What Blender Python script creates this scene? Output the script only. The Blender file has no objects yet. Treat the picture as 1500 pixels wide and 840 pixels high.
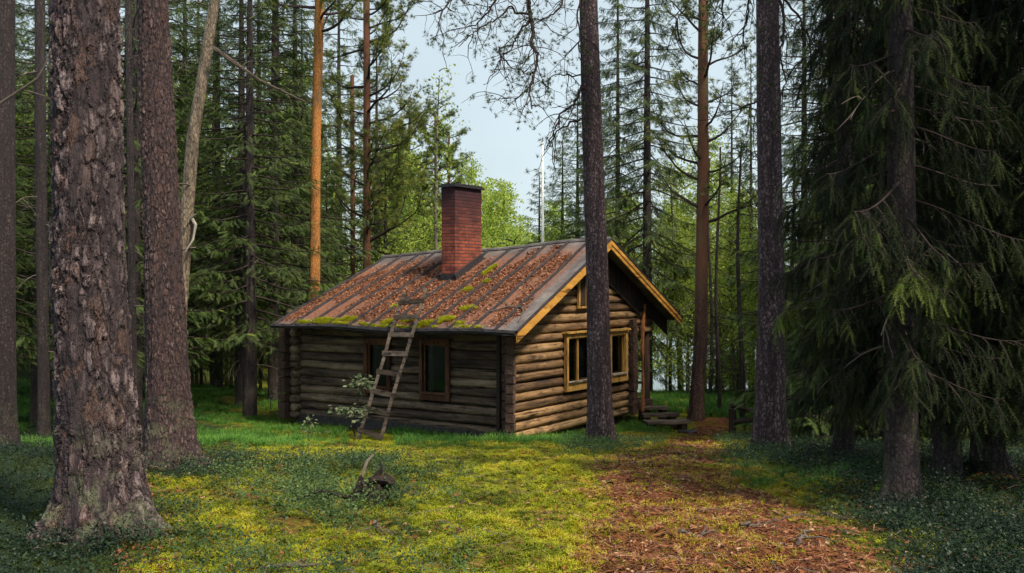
import bpy, math, random
import numpy as np
from mathutils import Vector, Matrix

random.seed(7); RNG = np.random.default_rng(7)
scene = bpy.context.scene
col = scene.collection
F, HZ, EYE = 1480.0, 415.0, 1.5
R = math.radians

# ---------------------------------------------------------------- helpers
def tag(o, label=None, cat=None, group=None, kind=None):
    if label: o['label'] = label
    if cat: o['category'] = cat
    if group: o['group'] = group
    if kind: o['kind'] = kind
    return o

def empty(name, loc=(0, 0, 0), rz=0.0):
    o = bpy.data.objects.new(name, None); o.empty_display_size = 0.2
    col.objects.link(o); o.location = loc; o.rotation_euler = (0, 0, rz)
    return o

class MB:
    """collects geometry and links it as ONE mesh object"""
    def __init__(s): s.V = []; s.F = []; s.A = []; s.n = 0
    def add(s, V, faces, rnd=None):
        V = np.asarray(V, float).reshape(-1, 3)
        for f in (faces if isinstance(faces, list) else [faces]):
            f = np.asarray(f, np.int64)
            if f.size: s.F.append(f + s.n)
        if rnd is None: rnd = random.random()
        s.A.append(np.broadcast_to(np.asarray(rnd, float), (len(V),)).copy())
        s.V.append(V); s.n += len(V)
    def box(s, c, size, rot=None, rnd=None, jitter=0.0):
        v = np.array([[x, y, z] for x in (-.5, .5) for y in (-.5, .5) for z in (-.5, .5)]) * np.array(size)
        if jitter: v = v + RNG.normal(0, jitter, v.shape)
        if rot is not None: v = v @ np.array(rot).T
        f = np.array([[0, 1, 3, 2], [4, 6, 7, 5], [0, 4, 5, 1], [2, 3, 7, 6], [0, 2, 6, 4], [1, 5, 7, 3]])
        s.add(v + np.array(c), f, rnd)
    def beam(s, p, q, w, h, up=(0, 0, 1), rnd=None, jitter=0.0, nseg=1, wob=0.0):
        """a plank from p to q, w across, h along up"""
        p = np.array(p, float); q = np.array(q, float); d = q - p; L = np.linalg.norm(d); d /= L
        side = np.cross(d, up); side /= np.linalg.norm(side); u = np.cross(side, d)
        V = []; 
        for i in range(nseg + 1):
            c = p + d * L * i / nseg
            if wob and 0 < i < nseg: c = c + side * random.gauss(0, wob) + u * random.gauss(0, wob)
            for a, b in ((-1, -1), (1, -1), (1, 1), (-1, 1)):
                V.append(c + side * w / 2 * a + u * h / 2 * b + (RNG.normal(0, jitter, 3) if jitter else 0))
        F_ = [[3, 2, 1, 0]]
        for i in range(nseg):
            for k in range(4):
                a = i * 4 + k; b = i * 4 + (k + 1) % 4
                F_.append([a, b, b + 4, a + 4])
        n = nseg * 4; F_.append([n, n + 1, n + 2, n + 3])
        s.add(V, np.array(F_), rnd)
    def tube(s, P, rad, sides=6, cap=False, rnd=None, rough=0.0):
        P = np.asarray(P, float); n = len(P); rad = np.broadcast_to(np.asarray(rad, float), (n,))
        T = np.gradient(P, axis=0); T /= np.linalg.norm(T, axis=1)[:, None] + 1e-9
        ref = np.array([0, 0, 1.0]) if abs(T[0][2]) < 0.9 else np.array([1.0, 0, 0])
        A = np.cross(T, ref); A /= np.linalg.norm(A, axis=1)[:, None] + 1e-9
        for i in range(1, n):
            if A[i] @ A[i-1] < 0: A[i] = -A[i]
        B = np.cross(T, A)
        th = np.arange(sides) * 2 * np.pi / sides
        rr = rad[:, None] * np.ones(sides)[None]
        if rough: rr = rr * (1 + RNG.normal(0, rough, rr.shape))
        V = P[:, None] + rr[..., None] * (np.cos(th)[None, :, None] * A[:, None] + np.sin(th)[None, :, None] * B[:, None])
        i = np.arange(n - 1)[:, None] * sides; k = np.arange(sides)[None]
        a = i + k; b = i + (k + 1) % sides
        Q = np.stack([a, a + sides, b + sides, b], -1).reshape(-1, 4)
        V = V.reshape(-1, 3)
        if cap:
            V = np.vstack([V, P[0], P[-1]])
            c0 = n * sides; kk = np.arange(sides)
            t0 = np.stack([kk, (kk + 1) % sides, np.full(sides, c0)], -1)
            e = (n - 1) * sides
            t1 = np.stack([e + (kk + 1) % sides, e + kk, np.full(sides, c0 + 1)], -1)
            s.add(V, [Q, t0, t1], rnd)
        else: s.add(V, Q, rnd)
    def scatter(s, TV, TF, pos, rot, scale, rnd):
        """TV template verts (T,3), TF faces (K,k); pos (M,3), rot (M,3,3), scale (M,)"""
        pos = np.asarray(pos); M = len(pos)
        if not M: return
        W = np.einsum('mij,tj->mti', rot, TV) * np.asarray(scale).reshape(M, 1, -1) + pos[:, None]
        Fm = TF[None] + (np.arange(M) * len(TV))[:, None, None]
        s.add(W.reshape(-1, 3), Fm.reshape(-1, TF.shape[1]), np.repeat(np.broadcast_to(rnd, (M,)), len(TV)))
    def mesh(s, name, mat, smooth=False):
        V = np.vstack(s.V).astype(np.float32); A = np.concatenate(s.A).astype(np.float32)
        me = bpy.data.meshes.new(name)
        me.vertices.add(len(V)); me.vertices.foreach_set('co', V.ravel())
        cnt = np.concatenate([np.full(len(f), f.shape[1]) for f in s.F])
        idx = np.concatenate([f.ravel() for f in s.F])
        me.loops.add(len(idx)); me.loops.foreach_set('vertex_index', idx.astype(np.int32))
        me.polygons.add(len(cnt)); st = np.concatenate([[0], np.cumsum(cnt)[:-1]])
        me.polygons.foreach_set('loop_start', st.astype(np.int32))
        me.polygons.foreach_set('use_smooth', np.full(len(cnt), smooth))
        at = me.attributes.new('rnd', 'FLOAT', 'POINT'); at.data.foreach_set('value', A)
        me.update(calc_edges=True); me.materials.append(mat)
        return me
    def build(s, name, mat, parent=None, smooth=False):
        o = bpy.data.objects.new(name, s.mesh(name, mat, smooth)); col.objects.link(o)
        if parent: o.parent = parent
        return o

def rots(d, roll):
    """rotation matrices with local X along d (M,3) and a roll about it"""
    d = np.asarray(d, float); d = d / (np.linalg.norm(d, axis=1)[:, None] + 1e-9)
    up = np.tile([0, 0, 1.0], (len(d), 1)); bad = np.abs(d[:, 2]) > .98; up[bad] = [1, 0, 0]
    y = np.cross(up, d); y /= np.linalg.norm(y, axis=1)[:, None]; z = np.cross(d, y)
    c, s_ = np.cos(roll)[:, None], np.sin(roll)[:, None]
    return np.stack([d, y * c + z * s_, z * c - y * s_], axis=2)

def rotz(a, tilt=0.15):
    """upright with random yaw and small tilt"""
    M = len(a); t = RNG.normal(0, tilt, (M, 2))
    z = np.stack([t[:, 0], t[:, 1], np.ones(M)], 1); z /= np.linalg.norm(z, axis=1)[:, None]
    x = np.stack([np.cos(a), np.sin(a), np.zeros(M)], 1); x -= z * (x * z).sum(1)[:, None]; x /= np.linalg.norm(x, axis=1)[:, None]
    return np.stack([x, np.cross(z, x), z], 2)

# smooth value noise in numpy
_perm = RNG.random((64, 64))
def vnoise(x, y, s=1.0):
    x = np.asarray(x, float) * s; y = np.asarray(y, float) * s
    xi = np.floor(x).astype(int); yi = np.floor(y).astype(int); fx = x - xi; fy = y - yi
    fx = fx * fx * (3 - 2 * fx); fy = fy * fy * (3 - 2 * fy)
    g = lambda a, b: _perm[a % 64, b % 64]
    return (g(xi, yi) * (1 - fx) * (1 - fy) + g(xi + 1, yi) * fx * (1 - fy) + g(xi, yi + 1) * (1 - fx) * fy + g(xi + 1, yi + 1) * fx * fy)
def fnoise(x, y, s=1.0): return vnoise(x, y, s) * .55 + vnoise(x + 7.3, y + 3.1, s * 2.1) * .3 + vnoise(x + 1.7, y + 9.9, s * 4.3) * .15

# ---------------------------------------------------------------- terrain height
_py = [-30, 5, 9, 12.5, 14.8, 17.4, 20, 25, 30, 45, 60, 90, 3000]
_pz = [.15, 0, -.17, -.60, -.86, -1.26, -1.33, -1.36, -1.75, -3.6, -5.6, -8, -9]
_pl = [.15, 0, -.17, -.60, -.86, -1.26, -1.33, -1.36, -1.4, -1.7, -2.0, -2.5, -9]
def ss(a, b, x):
    t = np.clip((np.asarray(x, float) - a) / (b - a), 0, 1); return t * t * (3 - 2 * t)
def gz(x, y):
    x = np.asarray(x, float); y = np.asarray(y, float)
    k = ss(-14, -4, x) 
    z = np.interp(y, _py, _pz) * k + np.interp(y, _py, _pl) * (1 - k)
    bump = (fnoise(x + 40, y + 40, .9) - .5) * .10 + (fnoise(x + 11, y + 5, 2.6) - .5) * .10
    z = z + bump * ss(60, 25, y)
    z = z - .20 * np.exp(-((x - 3.8) ** 2 + (y - 21) ** 2) / 4.5) + (fnoise(x + 5, y + 25, 6.5) - .5) * .11 * ss(16, 9, y)
    # hummocks around the big trunks
    for (hx, hy, hh, hr) in ((-2.6, 6.2, .05, .8), (-3.05, 9.0, .02, .7), (2.75, 7.1, -.05, .9), (-1.0, 7.25, .04, .4)):
        z = z + hh * np.exp(-((x - hx) ** 2 + (y - hy) ** 2) / hr ** 2)
    return z
def gzf(x, y): return float(gz(x, y))
def W(px, py, d):        # measured picture point at a distance -> place
    return np.array([(px - 750) / F * d, d, EYE + (HZ - py) / F * d])
def proj(x, y, z):
    return 750 + F * x / y, HZ + F * (EYE - z) / y
def onground(px, d):
    x = (px - 750) / F * d; return np.array([x, d, gzf(x, d)])

# ---------------------------------------------------------------- materials
class NT:
    def __init__(s, name):
        s.m = bpy.data.materials.new(name); s.m.use_nodes = True; s.t = s.m.node_tree; s.t.nodes.clear()
        s.out = s.n('ShaderNodeOutputMaterial'); s.p = s.n('ShaderNodeBsdfPrincipled')
        s.p.inputs['Specular IOR Level'].default_value = .25; s.p.inputs['Roughness'].default_value = .85
        s.l(s.p.outputs[0], s.out.inputs[0])
    def n(s, t, **k):
        o = s.t.nodes.new(t)
        for a, b in k.items(): setattr(o, a, b)
        return o
    def l(s, a, b): s.t.links.new(a, b)
    def val(s, inp, v):
        if hasattr(v, 'is_output') or isinstance(v, bpy.types.NodeSocket): s.l(v, inp)
        else: inp.default_value = v
    def obj(s): return s.n('ShaderNodeTexCoord').outputs['Object']
    def map(s, vec, scale=(1, 1, 1), rot=(0, 0, 0), loc=(0, 0, 0)):
        m = s.n('ShaderNodeMapping'); s.l(vec, m.inputs[0]); m.inputs['Scale'].default_value = scale
        m.inputs['Rotation'].default_value = rot; m.inputs['Location'].default_value = loc; return m.outputs[0]
    def noise(s, vec, scale=5, detail=4, rough=.6, out=0, dist=0):
        k = s.n('ShaderNodeTexNoise'); s.l(vec, k.inputs['Vector']); k.inputs['Scale'].default_value = scale
        k.inputs['Detail'].default_value = detail; k.inputs['Roughness'].default_value = rough; k.inputs['Distortion'].default_value = dist
        return k.outputs[out]
    def voro(s, vec, scale=5, feature='F1', out='Distance', rand=1.0):
        k = s.n('ShaderNodeTexVoronoi', feature=feature); s.l(vec, k.inputs['Vector']); k.inputs['Scale'].default_value = scale
        k.inputs['Randomness'].default_value = rand; return k.outputs[out]
    def ramp(s, fac, stops, interp='LINEAR'):
        k = s.n('ShaderNodeValToRGB'); s.val(k.inputs[0], fac); e = k.color_ramp; e.interpolation = interp
        while len(e.elements) < len(stops): e.elements.new(.5)
        for i, (p, c) in enumerate(stops):
            e.elements[i].position = p; e.elements[i].color = (*c, 1) if len(c) == 3 else c
        return k.outputs[0]
    def rng(s, v, a, b, c=0., d=1., smooth=False):
        k = s.n('ShaderNodeMapRange'); k.interpolation_type = 'SMOOTHSTEP' if smooth else 'LINEAR'
        s.val(k.inputs[0], v); k.inputs[1].default_value = a; k.inputs[2].default_value = b; k.inputs[3].default_value = c; k.inputs[4].default_value = d
        return k.outputs[0]
    def mix(s, f, a, b, mode='MIX'):
        k = s.n('ShaderNodeMix', data_type='RGBA', blend_type=mode); s.val(k.inputs[0], f)
        s.val(k.inputs[6], a if not isinstance(a, tuple) else (*a, 1)); s.val(k.inputs[7], b if not isinstance(b, tuple) else (*b, 1)); return k.outputs[2]
    def math(s, op, a, b=0., c=0.):
        k = s.n('ShaderNodeMath', operation=op); s.val(k.inputs[0], a); s.val(k.inputs[1], b); s.val(k.inputs[2], c); return k.outputs[0]
    def attr(s, name='rnd'): return s.n('ShaderNodeAttribute', attribute_name=name).outputs['Fac']
    def sep(s, v):
        k = s.n('ShaderNodeSeparateXYZ'); s.l(v, k.inputs[0]); return k.outputs
    def comb(s, x, y, z):
        k = s.n('ShaderNodeCombineXYZ'); s.val(k.inputs[0], x); s.val(k.inputs[1], y); s.val(k.inputs[2], z); return k.outputs[0]
    def vadd(s, a, b, sc=1.0):
        m = s.n('ShaderNodeVectorMath', operation='MULTIPLY_ADD'); s.l(b, m.inputs[0]); m.inputs[1].default_value = (sc,) * 3; s.l(a, m.inputs[2]); return m.outputs[0]
    def color(s, c): s.val(s.p.inputs['Base Color'], c if not isinstance(c, tuple) else (*c, 1)); return s
    def bump(s, h, st=.5, dist=.02):
        b = s.n('ShaderNodeBump'); b.inputs['Strength'].default_value = st; b.inputs['Distance'].default_value = dist
        s.l(h, b.inputs['Height']); s.l(b.outputs[0], s.p.inputs['Normal']); return s
    def disp(s, h, scale, mid=.5):
        d = s.n('ShaderNodeDisplacement'); d.inputs['Scale'].default_value = scale; d.inputs['Midlevel'].default_value = mid
        s.l(h, d.inputs['Height']); s.l(d.outputs[0], s.out.inputs['Displacement']); s.m.displacement_method = 'BOTH'; return s

def plain(name, c, rough=.8, var=.25, scale=9, spec=.25):
    k = NT(name); v = k.noise(k.obj(), scale, 5, .65)
    k.color(k.mix(k.rng(v, .3, .7), tuple(x * (1 - var) for x in c), tuple(x * (1 + var) for x in c)))
    k.p.inputs['Roughness'].default_value = rough; k.p.inputs['Specular IOR Level'].default_value = spec
    k.bump(v, .3, .01); return k.m

def bark(name, dark, mid, light, sx=22, sz=9, disp=0.0, rust=None, orange=None, lichen=0.0, bst=.8, bdist=.012):
    k = NT(name); o = k.obj()
    wv = k.noise(k.map(o, (sx * .8, sx * .8, sz * .9)), 1.0, 5, .65, out=1)
    v = k.vadd(k.map(o, (sx, sx, sz)), wv, 1.5)
    edge = k.voro(v, 1.0, 'DISTANCE_TO_EDGE'); cellc = k.voro(v, 1.0, 'F1', 'Color'); f1 = k.voro(v, 1.0)
    v2 = k.map(v, (2.3, 2.3, 1.9)); e2 = k.voro(v2, 1.0, 'DISTANCE_TO_EDGE'); c2 = k.sep(k.voro(v2, 1.0, 'F1', 'Color'))
    fine = k.noise(k.map(o, (sx * 4, sx * 4, sz * 5)), 1.0, 5, .7)
    cr = k.sep(cellc)
    plate = k.rng(edge, .0, .24, 0, 1, True)
    pl2 = k.rng(e2, 0, .16, 0, 1, True)
    h = k.math('ADD', k.math('MULTIPLY', plate, k.math('MULTIPLY_ADD', cr[0], .5, .5)), k.math('MULTIPLY', pl2, .28))
    big = k.noise(k.map(o, (sx * .5, sx * .5, sz * .14)), 1.0, 4, .6, dist=.6)
    h = k.math('ADD', h, k.math('MULTIPLY', fine, .42)); h = k.math('MULTIPLY', h, k.rng(big, .38, .58, .22, .66))
    c = k.ramp(k.math('ADD', k.math('MULTIPLY', h, .75), k.math('MULTIPLY', c2[1], .28)), [(.12, dark), (.48, mid), (.86, light)])
    if rust: c = k.mix(k.math('MULTIPLY', k.rng(cr[1], .82, .92), k.rng(fine, .42, .62)), c, rust)
    if orange:
        z = k.sep(o)[2]; n = k.noise(o, 1.6, 3); zz = k.math('ADD', z, k.math('MULTIPLY', n, 1.6))
        oc = k.ramp(fine, [(.3, tuple(x * .5 for x in orange[0])), (.55, orange[0]), (.8, tuple(min(1, x * 1.35) for x in orange[0]))])
        oc = k.mix(k.rng(k.noise(k.map(o, (3, 3, 1.2)), 1.0, 5, .7), .50, .60, 0, .75), oc, (.13, .10, .05)); oc = k.mix(k.rng(plate, .25, .6, .6, 0), oc, (.10, .045, .02))
        c = k.mix(k.rng(zz, orange[1], orange[1] + 1.2), c, oc)
    if lichen:
        ln = k.noise(o, 6, 6, .7); z = k.sep(o)[2]
        c = k.mix(k.math('MULTIPLY', k.rng(ln, .50, .62), k.rng(z, .9, .0, 0, lichen)), c, (.16, .19, .10))
    k.color(c); k.p.inputs['Roughness'].default_value = .78; k.p.inputs['Specular IOR Level'].default_value = .35
    if disp: k.disp(h, disp, .45)
    else: k.bump(h, bst, bdist)
    return k.m

def leafmat(name, stops, trans=.3, rough=.6, spec=.3, zdark=None):
    k = NT(name); a = k.attr(); c = k.ramp(a, stops)
    k.color(c); k.p.inputs['Roughness'].default_value = rough; k.p.inputs['Specular IOR Level'].default_value = spec
    t = k.n('ShaderNodeBsdfTranslucent'); k.l(c, t.inputs[0]); mx = k.n('ShaderNodeMixShader'); mx.inputs[0].default_value = trans
    k.l(k.p.outputs[0], mx.inputs[1]); k.l(t.outputs[0], mx.inputs[2]); k.l(mx.outputs[0], k.out.inputs[0])
    return k.m

def wood(name, axis, stops, grain=1.0, bst=.5, stain=(.025, .018, .018), rough=.85):
    """weathered timber, grain along the local axis"""
    k = NT(name); o = k.obj(); a = k.attr()
    sc = [26, 26, 26]; sc[axis] = 1.3
    g = k.noise(k.vadd(k.map(o, tuple(x * grain for x in sc)), k.comb(a, a, a), 31.), 1.0, 5, .65, dist=.4)
    sc2 = [5, 5, 5]; sc2[axis] = .9
    m = k.noise(k.map(o, tuple(sc2)), 1.0, 4, .6)
    c = k.ramp(k.math('ADD', k.math('MULTIPLY', g, .62), k.math('ADD', k.math('MULTIPLY', a, .22), k.math('MULTIPLY_ADD', m, .45, -.15))), stops)
    sp = k.noise(k.map(o, tuple(3 if i == axis else 9 for i in range(3))), 1.0, 6, .75); c = k.mix(k.rng(sp, .49, .64, 0, .85), c, stain)
    cr = k.rng(g, .36, .42); c = k.mix(k.math('SUBTRACT', 1., cr), c, tuple(x * .5 for x in stain))
    k.color(c); k.p.inputs['Roughness'].default_value = rough
    k.bump(g, bst, .012); return k.m

M = {}
M['barkA'] = bark('pine_bark_near', (.010, .007, .011), (.048, .032, .036), (.21, .158, .165), 16, 6.2, disp=.040, rust=(.105, .055, .042), lichen=.55)
M['barkB'] = bark('pine_bark_red', (.010, .007, .010), (.062, .038, .040), (.175, .118, .118), 32, 13, disp=.026, rust=(.10, .05, .04), lichen=.5)
M['barkC'] = bark('pine_bark_scaly', (.011, .007, .011), (.078, .047, .055), (.31, .22, .235), 27, 16, bst=1, bdist=.03)
M['barkOr'] = bark('pine_bark_orange', (.02, .012, .008), (.15, .09, .05), (.28, .19, .12), 26, 12, orange=((.60, .24, .055), -9), bst=1)
M['barkJ'] = bark('pine_bark_lake', (.02, .010, .010), (.085, .045, .036), (.20, .12, .095), 26, 12, orange=((.17, .068, .038), 3.0), bst=1)
M['barkS'] = bark('spruce_bark', (.010, .007, .010), (.036, .025, .027), (.095, .072, .068), 34, 18, bst=.9, bdist=.02, lichen=.3)
M['barkG'] = bark('dead_bark', (.03, .022, .016), (.15, .115, .085), (.30, .24, .17), 30, 12, bst=.6)
M['birch'] = plain('grey_stem_bark', (.13, .12, .10), .8, .5, 6)
M['twig'] = plain('twig_bark', (.030, .020, .019), .9, .4, 12)
M['deadtwig'] = plain('dead_twig_bark', (.10, .08, .068), .9, .4, 12)
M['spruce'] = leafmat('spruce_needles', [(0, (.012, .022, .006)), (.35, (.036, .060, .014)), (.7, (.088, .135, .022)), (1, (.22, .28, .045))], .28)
M['spruceD'] = leafmat('shaded_spruce_needles', [(0, (.006, .010, .008)), (.30, (.014, .024, .010)), (.58, (.048, .070, .017)), (1, (.16, .22, .035))], .18, .7, .1)  # the canopy's own shade is put into this darker needle colour
M['sprucefresh'] = leafmat('fresh_spruce_needles', [(0, (.06, .10, .03)), (1, (.14, .20, .06))], .3)
M['pine'] = leafmat('pine_needles', [(0, (.022, .040, .012)), (.5, (.068, .11, .022)), (1, (.24, .25, .05))], .32)
M['birchleaf'] = leafmat('birch_leaves', [(0, (.11, .18, .03)), (.5, (.30, .42, .06)), (1, (.56, .64, .14))], .55)
M['rowan'] = leafmat('rowan_leaves', [(0, (.10, .15, .07)), (1, (.30, .34, .20))], .35)
M['moss'] = leafmat('moss', [(0, (.03, .045, .010)), (.3, (.11, .14, .014)), (.58, (.31, .34, .018)), (.86, (.46, .41, .026)), (1, (.40, .26, .04))], .3, .8)
M['roofmoss'] = leafmat('roof_moss', [(0, (.20, .22, .012)), (1, (.60, .58, .03))], .2, .8)
M['bilberry'] = leafmat('bilberry_leaves', [(0, (.009, .020, .013)), (.5, (.034, .070, .026)), (.85, (.095, .16, .04)), (1, (.22, .28, .08))], .3, .5, .3)
M['grass'] = leafmat('grass_blades', [(0, (.025, .08, .02)), (.6, (.085, .23, .035)), (1, (.22, .38, .06))], .4)
M['litter'] = leafmat('needle_litter', [(0, (.045, .018, .012)), (.4, (.14, .046, .022)), (.85, (.27, .095, .035)), (1, (.42, .27, .17))], .05, .85)
M['rooflitter'] = leafmat('roof_needle_litter', [(0, (.08, .03, .02)), (.5, (.28, .115, .06)), (1, (.55, .27, .15))], .0, .85)

# ground material -------------------------------------------------
k = NT('forest_floor'); o = k.obj(); a = k.attr()
n1 = k.noise(o, 1.7, 6, .65); n2 = k.noise(o, 14, 6, .7); n3 = k.noise(o, 55, 4, .7)
t = k.math('ADD', k.math('MULTIPLY', n2, .6), k.math('MULTIPLY', n3, .4))
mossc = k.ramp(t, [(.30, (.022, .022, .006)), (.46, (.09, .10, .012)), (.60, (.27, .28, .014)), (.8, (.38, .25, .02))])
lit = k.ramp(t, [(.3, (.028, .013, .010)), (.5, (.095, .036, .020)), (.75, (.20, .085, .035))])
drk = k.ramp(t, [(.3, (.008, .013, .008)), (.6, (.025, .042, .018)), (.8, (.05, .055, .022))])  # darker floor colour with the trees' shade put in
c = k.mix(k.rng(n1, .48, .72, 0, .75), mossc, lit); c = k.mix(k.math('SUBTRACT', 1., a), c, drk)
k.color(c); k.p.inputs['Roughness'].default_value = .95; k.p.inputs['Specular IOR Level'].default_value = .1; k.bump(t, 1.0, .05); M['ground'] = k.m
k = NT('path_litter'); o = k.obj(); n2 = k.noise(o, 17, 6, .7); n3 = k.noise(o, 70, 5, .75); n1 = k.noise(o, 2.2, 5, .6)
t = k.math('ADD', k.math('MULTIPLY', n2, .5), k.math('MULTIPLY', n3, .5))
c = k.ramp(t, [(.34, (.022, .010, .009)), (.46, (.10, .036, .020)), (.56, (.23, .085, .035)), (.72, (.42, .25, .14))])
c = k.mix(k.rng(n1, .48, .66, 0, .8), c, k.ramp(t, [(.38, (.06, .04, .01)), (.6, (.30, .17, .025))])); n4 = k.noise(o, 1.1, 4, .6); c = k.mix(k.rng(n4, .5, .68, 0, .55), c, (.05, .028, .022))
k.color(c); k.p.inputs['Roughness'].default_value = .95; k.p.inputs['Specular IOR Level'].default_value = .1; k.bump(t, 1.0, .04); M['path'] = k.m

# ---------------------------------------------------------------- camera, sky, sun
cam = bpy.data.cameras.new('camera'); co = bpy.data.objects.new('camera', cam); col.objects.link(co)
co.location = (0, 0, EYE); co.rotation_euler = (R(90), 0, 0); cam.sensor_width = 36; cam.lens = F / 1500 * 36
cam.shift_y = -5 / 1500; cam.clip_end = 5000; cam.clip_start = .05; scene.camera = co
SUN_EL, SUN_AZ = 54, 136     # azimuth measured from +Y towards +X
wd = bpy.data.worlds.new('World'); scene.world = wd; wd.use_nodes = True; nt = wd.node_tree
bg = nt.nodes['Background']; sky = nt.nodes.new('ShaderNodeTexSky'); sky.sky_type = 'NISHITA'; sky.sun_disc = False
sky.sun_elevation = R(SUN_EL); sky.sun_rotation = R(SUN_AZ); sky.air_density = 1.0; sky.dust_density = 2.5; sky.ozone_density = 1.0
# a thin bright overcast veil over the blue
mxn = nt.nodes.new('ShaderNodeMix'); mxn.data_type = 'RGBA'
tc = nt.nodes.new('ShaderNodeTexCoord'); sp = nt.nodes.new('ShaderNodeSeparateXYZ'); nt.links.new(tc.outputs['Generated'], sp.inputs[0])
rp = nt.nodes.new('ShaderNodeMapRange'); nt.links.new(sp.outputs[2], rp.inputs[0])
rp.inputs[1].default_value = 0; rp.inputs[2].default_value = .5; rp.inputs[3].default_value = .85; rp.inputs[4].default_value = .6
nt.links.new(rp.outputs[0], mxn.inputs[0])
nt.links.new(sky.outputs[0], mxn.inputs[6])
vr = nt.nodes.new('ShaderNodeMapRange'); vr.interpolation_type = 'SMOOTHSTEP'; nt.links.new(sp.outputs[2], vr.inputs[0]); vr.inputs[1].default_value = .28; vr.inputs[2].default_value = .85; vr.inputs[3].default_value = 1; vr.inputs[4].default_value = 1.45
vm = nt.nodes.new('ShaderNodeVectorMath'); vm.operation = 'SCALE'; vm.inputs[0].default_value = (7.9, 9.3, 9.9); cn = nt.nodes.new('ShaderNodeTexNoise'); cn.inputs['Scale'].default_value = 3.5; cn.inputs['Detail'].default_value = 5; nt.links.new(tc.outputs['Generated'], cn.inputs['Vector'])
cm = nt.nodes.new('ShaderNodeMapRange'); nt.links.new(cn.outputs[0], cm.inputs[0]); cm.inputs[1].default_value = .35; cm.inputs[2].default_value = .65; cm.inputs[3].default_value = .90; cm.inputs[4].default_value = 1.12
cq = nt.nodes.new('ShaderNodeMath'); cq.operation = 'MULTIPLY'; nt.links.new(vr.outputs[0], cq.inputs[0]); nt.links.new(cm.outputs[0], cq.inputs[1]); nt.links.new(cq.outputs[0], vm.inputs['Scale']); nt.links.new(vm.outputs[0], mxn.inputs[7])
nt.links.new(mxn.outputs[2], bg.inputs[0]); bg.inputs[1].default_value = .105
sl = bpy.data.lights.new('sun', 'SUN'); sl.energy = 6.2; sl.angle = R(7); sl.color = (1, .87, .66)
so = bpy.data.objects.new('sun', sl); col.objects.link(so)
sd = Vector((math.sin(R(SUN_AZ)) * math.cos(R(SUN_EL)), math.cos(R(SUN_AZ)) * math.cos(R(SUN_EL)), math.sin(R(SUN_EL))))
so.rotation_euler = sd.to_track_quat('Z', 'Y').to_euler(); so.location = (20, -10, 30)
scene.view_settings.view_transform = 'Standard'; scene.view_settings.look = 'None'
scene.view_settings.exposure = 0; scene.view_settings.gamma = 1
scene.cycles.max_bounces = 4; scene.cycles.diffuse_bounces = 2; scene.cycles.use_adaptive_sampling = True; scene.cycles.adaptive_threshold = .03; scene.cycles.glossy_bounces = 2
scene.cycles.transmission_bounces = 4; scene.cycles.use_denoising = True; scene.cycles.caustics_reflective = False

# ---------------------------------------------------------------- ground sheet
ys = np.concatenate([np.linspace(-14, 3.6, 14), np.geomspace(3.9, 75, 300), np.geomspace(80, 900, 16)])
u = np.linspace(-1, 1, 301); u = np.sinh(u * 1.6) / math.sinh(1.6)
GX = u[None] * (9 + .9 * np.abs(ys))[:, None]; GY = np.repeat(ys[:, None], 301, 1)
GZ = gz(GX, GY)
def path_w(x, y):        # 1 inside the trodden path
    px, py = proj(x, y, gz(x, y))
    cx = np.interp(py, [612, 630, 650, 672, 700, 740, 780, 840, 1000], [1052, 1037, 1014, 975, 965, 1010, 1070, 1130, 1250])
    hw = np.interp(py, [612, 630, 650, 672, 700, 740, 780, 840, 1000], [26, 30, 42, 88, 112, 135, 170, 215, 300])
    e = 1 - np.abs(px - cx) / hw + (fnoise(x, y, 2.2) - .5) * 1.25 - .03
    e = np.where((py < 612) | (y < 2), -1, e)
    return e
def light_w(x, y):       # sunny moss versus shrubs; tree shade at the sides goes into the colours
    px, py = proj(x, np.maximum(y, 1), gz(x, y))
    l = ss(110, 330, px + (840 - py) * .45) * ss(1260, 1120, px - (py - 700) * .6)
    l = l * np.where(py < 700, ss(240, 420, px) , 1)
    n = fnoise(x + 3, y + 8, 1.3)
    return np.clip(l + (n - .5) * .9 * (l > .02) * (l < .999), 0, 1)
idx = np.arange(len(ys) * 301).reshape(len(ys), 301)
q = np.stack([idx[:-1, :-1], idx[:-1, 1:], idx[1:, 1:], idx[1:, :-1]], -1).reshape(-1, 4)
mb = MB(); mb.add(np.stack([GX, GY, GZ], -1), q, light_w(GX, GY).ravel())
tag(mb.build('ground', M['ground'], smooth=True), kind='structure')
# path sheet, 5 mm above
yy = np.geomspace(4.2, 24, 170); xx = np.linspace(-2.2, 7.5, 200); PX, PY = np.meshgrid(xx, yy); E_ = path_w(PX, PY)
idx = np.arange(PX.size).reshape(PX.shape)
q = np.stack([idx[:-1, :-1], idx[:-1, 1:], idx[1:, 1:], idx[1:, :-1]], -1).reshape(-1, 4)
keep = (E_.ravel()[q] > 0.05).all(1); q = q[keep]
used, inv = np.unique(q, return_inverse=True)
# the same bilinear surface as the ground sheet is rough; lift a little more where it curves
mb = MB(); mb.add(np.stack([PX, PY, gz(PX, PY) + .008], -1).reshape(-1, 3)[used], inv.reshape(-1, 4))
tag(mb.build('path', M['path'], smooth=True), kind='structure')
# lake
k = NT('lake_water'); k.color((.10, .13, .13)); k.p.inputs['Roughness'].default_value = .22; k.p.inputs['IOR'].default_value = 1.33
k.p.inputs['Specular IOR Level'].default_value = 1.0
k.bump(k.noise(k.map(k.obj(), (.6, 2.5, 1)), 1.0, 4, .5), .12, .05); M['lake'] = k.m
mb = MB(); mb.add([(-120, 52, -4.6), (700, 52, -4.6), (700, 850, -4.6), (-120, 850, -4.6)], np.array([[0, 1, 2, 3]]))
tag(mb.build('lake', M['lake']), kind='structure')
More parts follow.
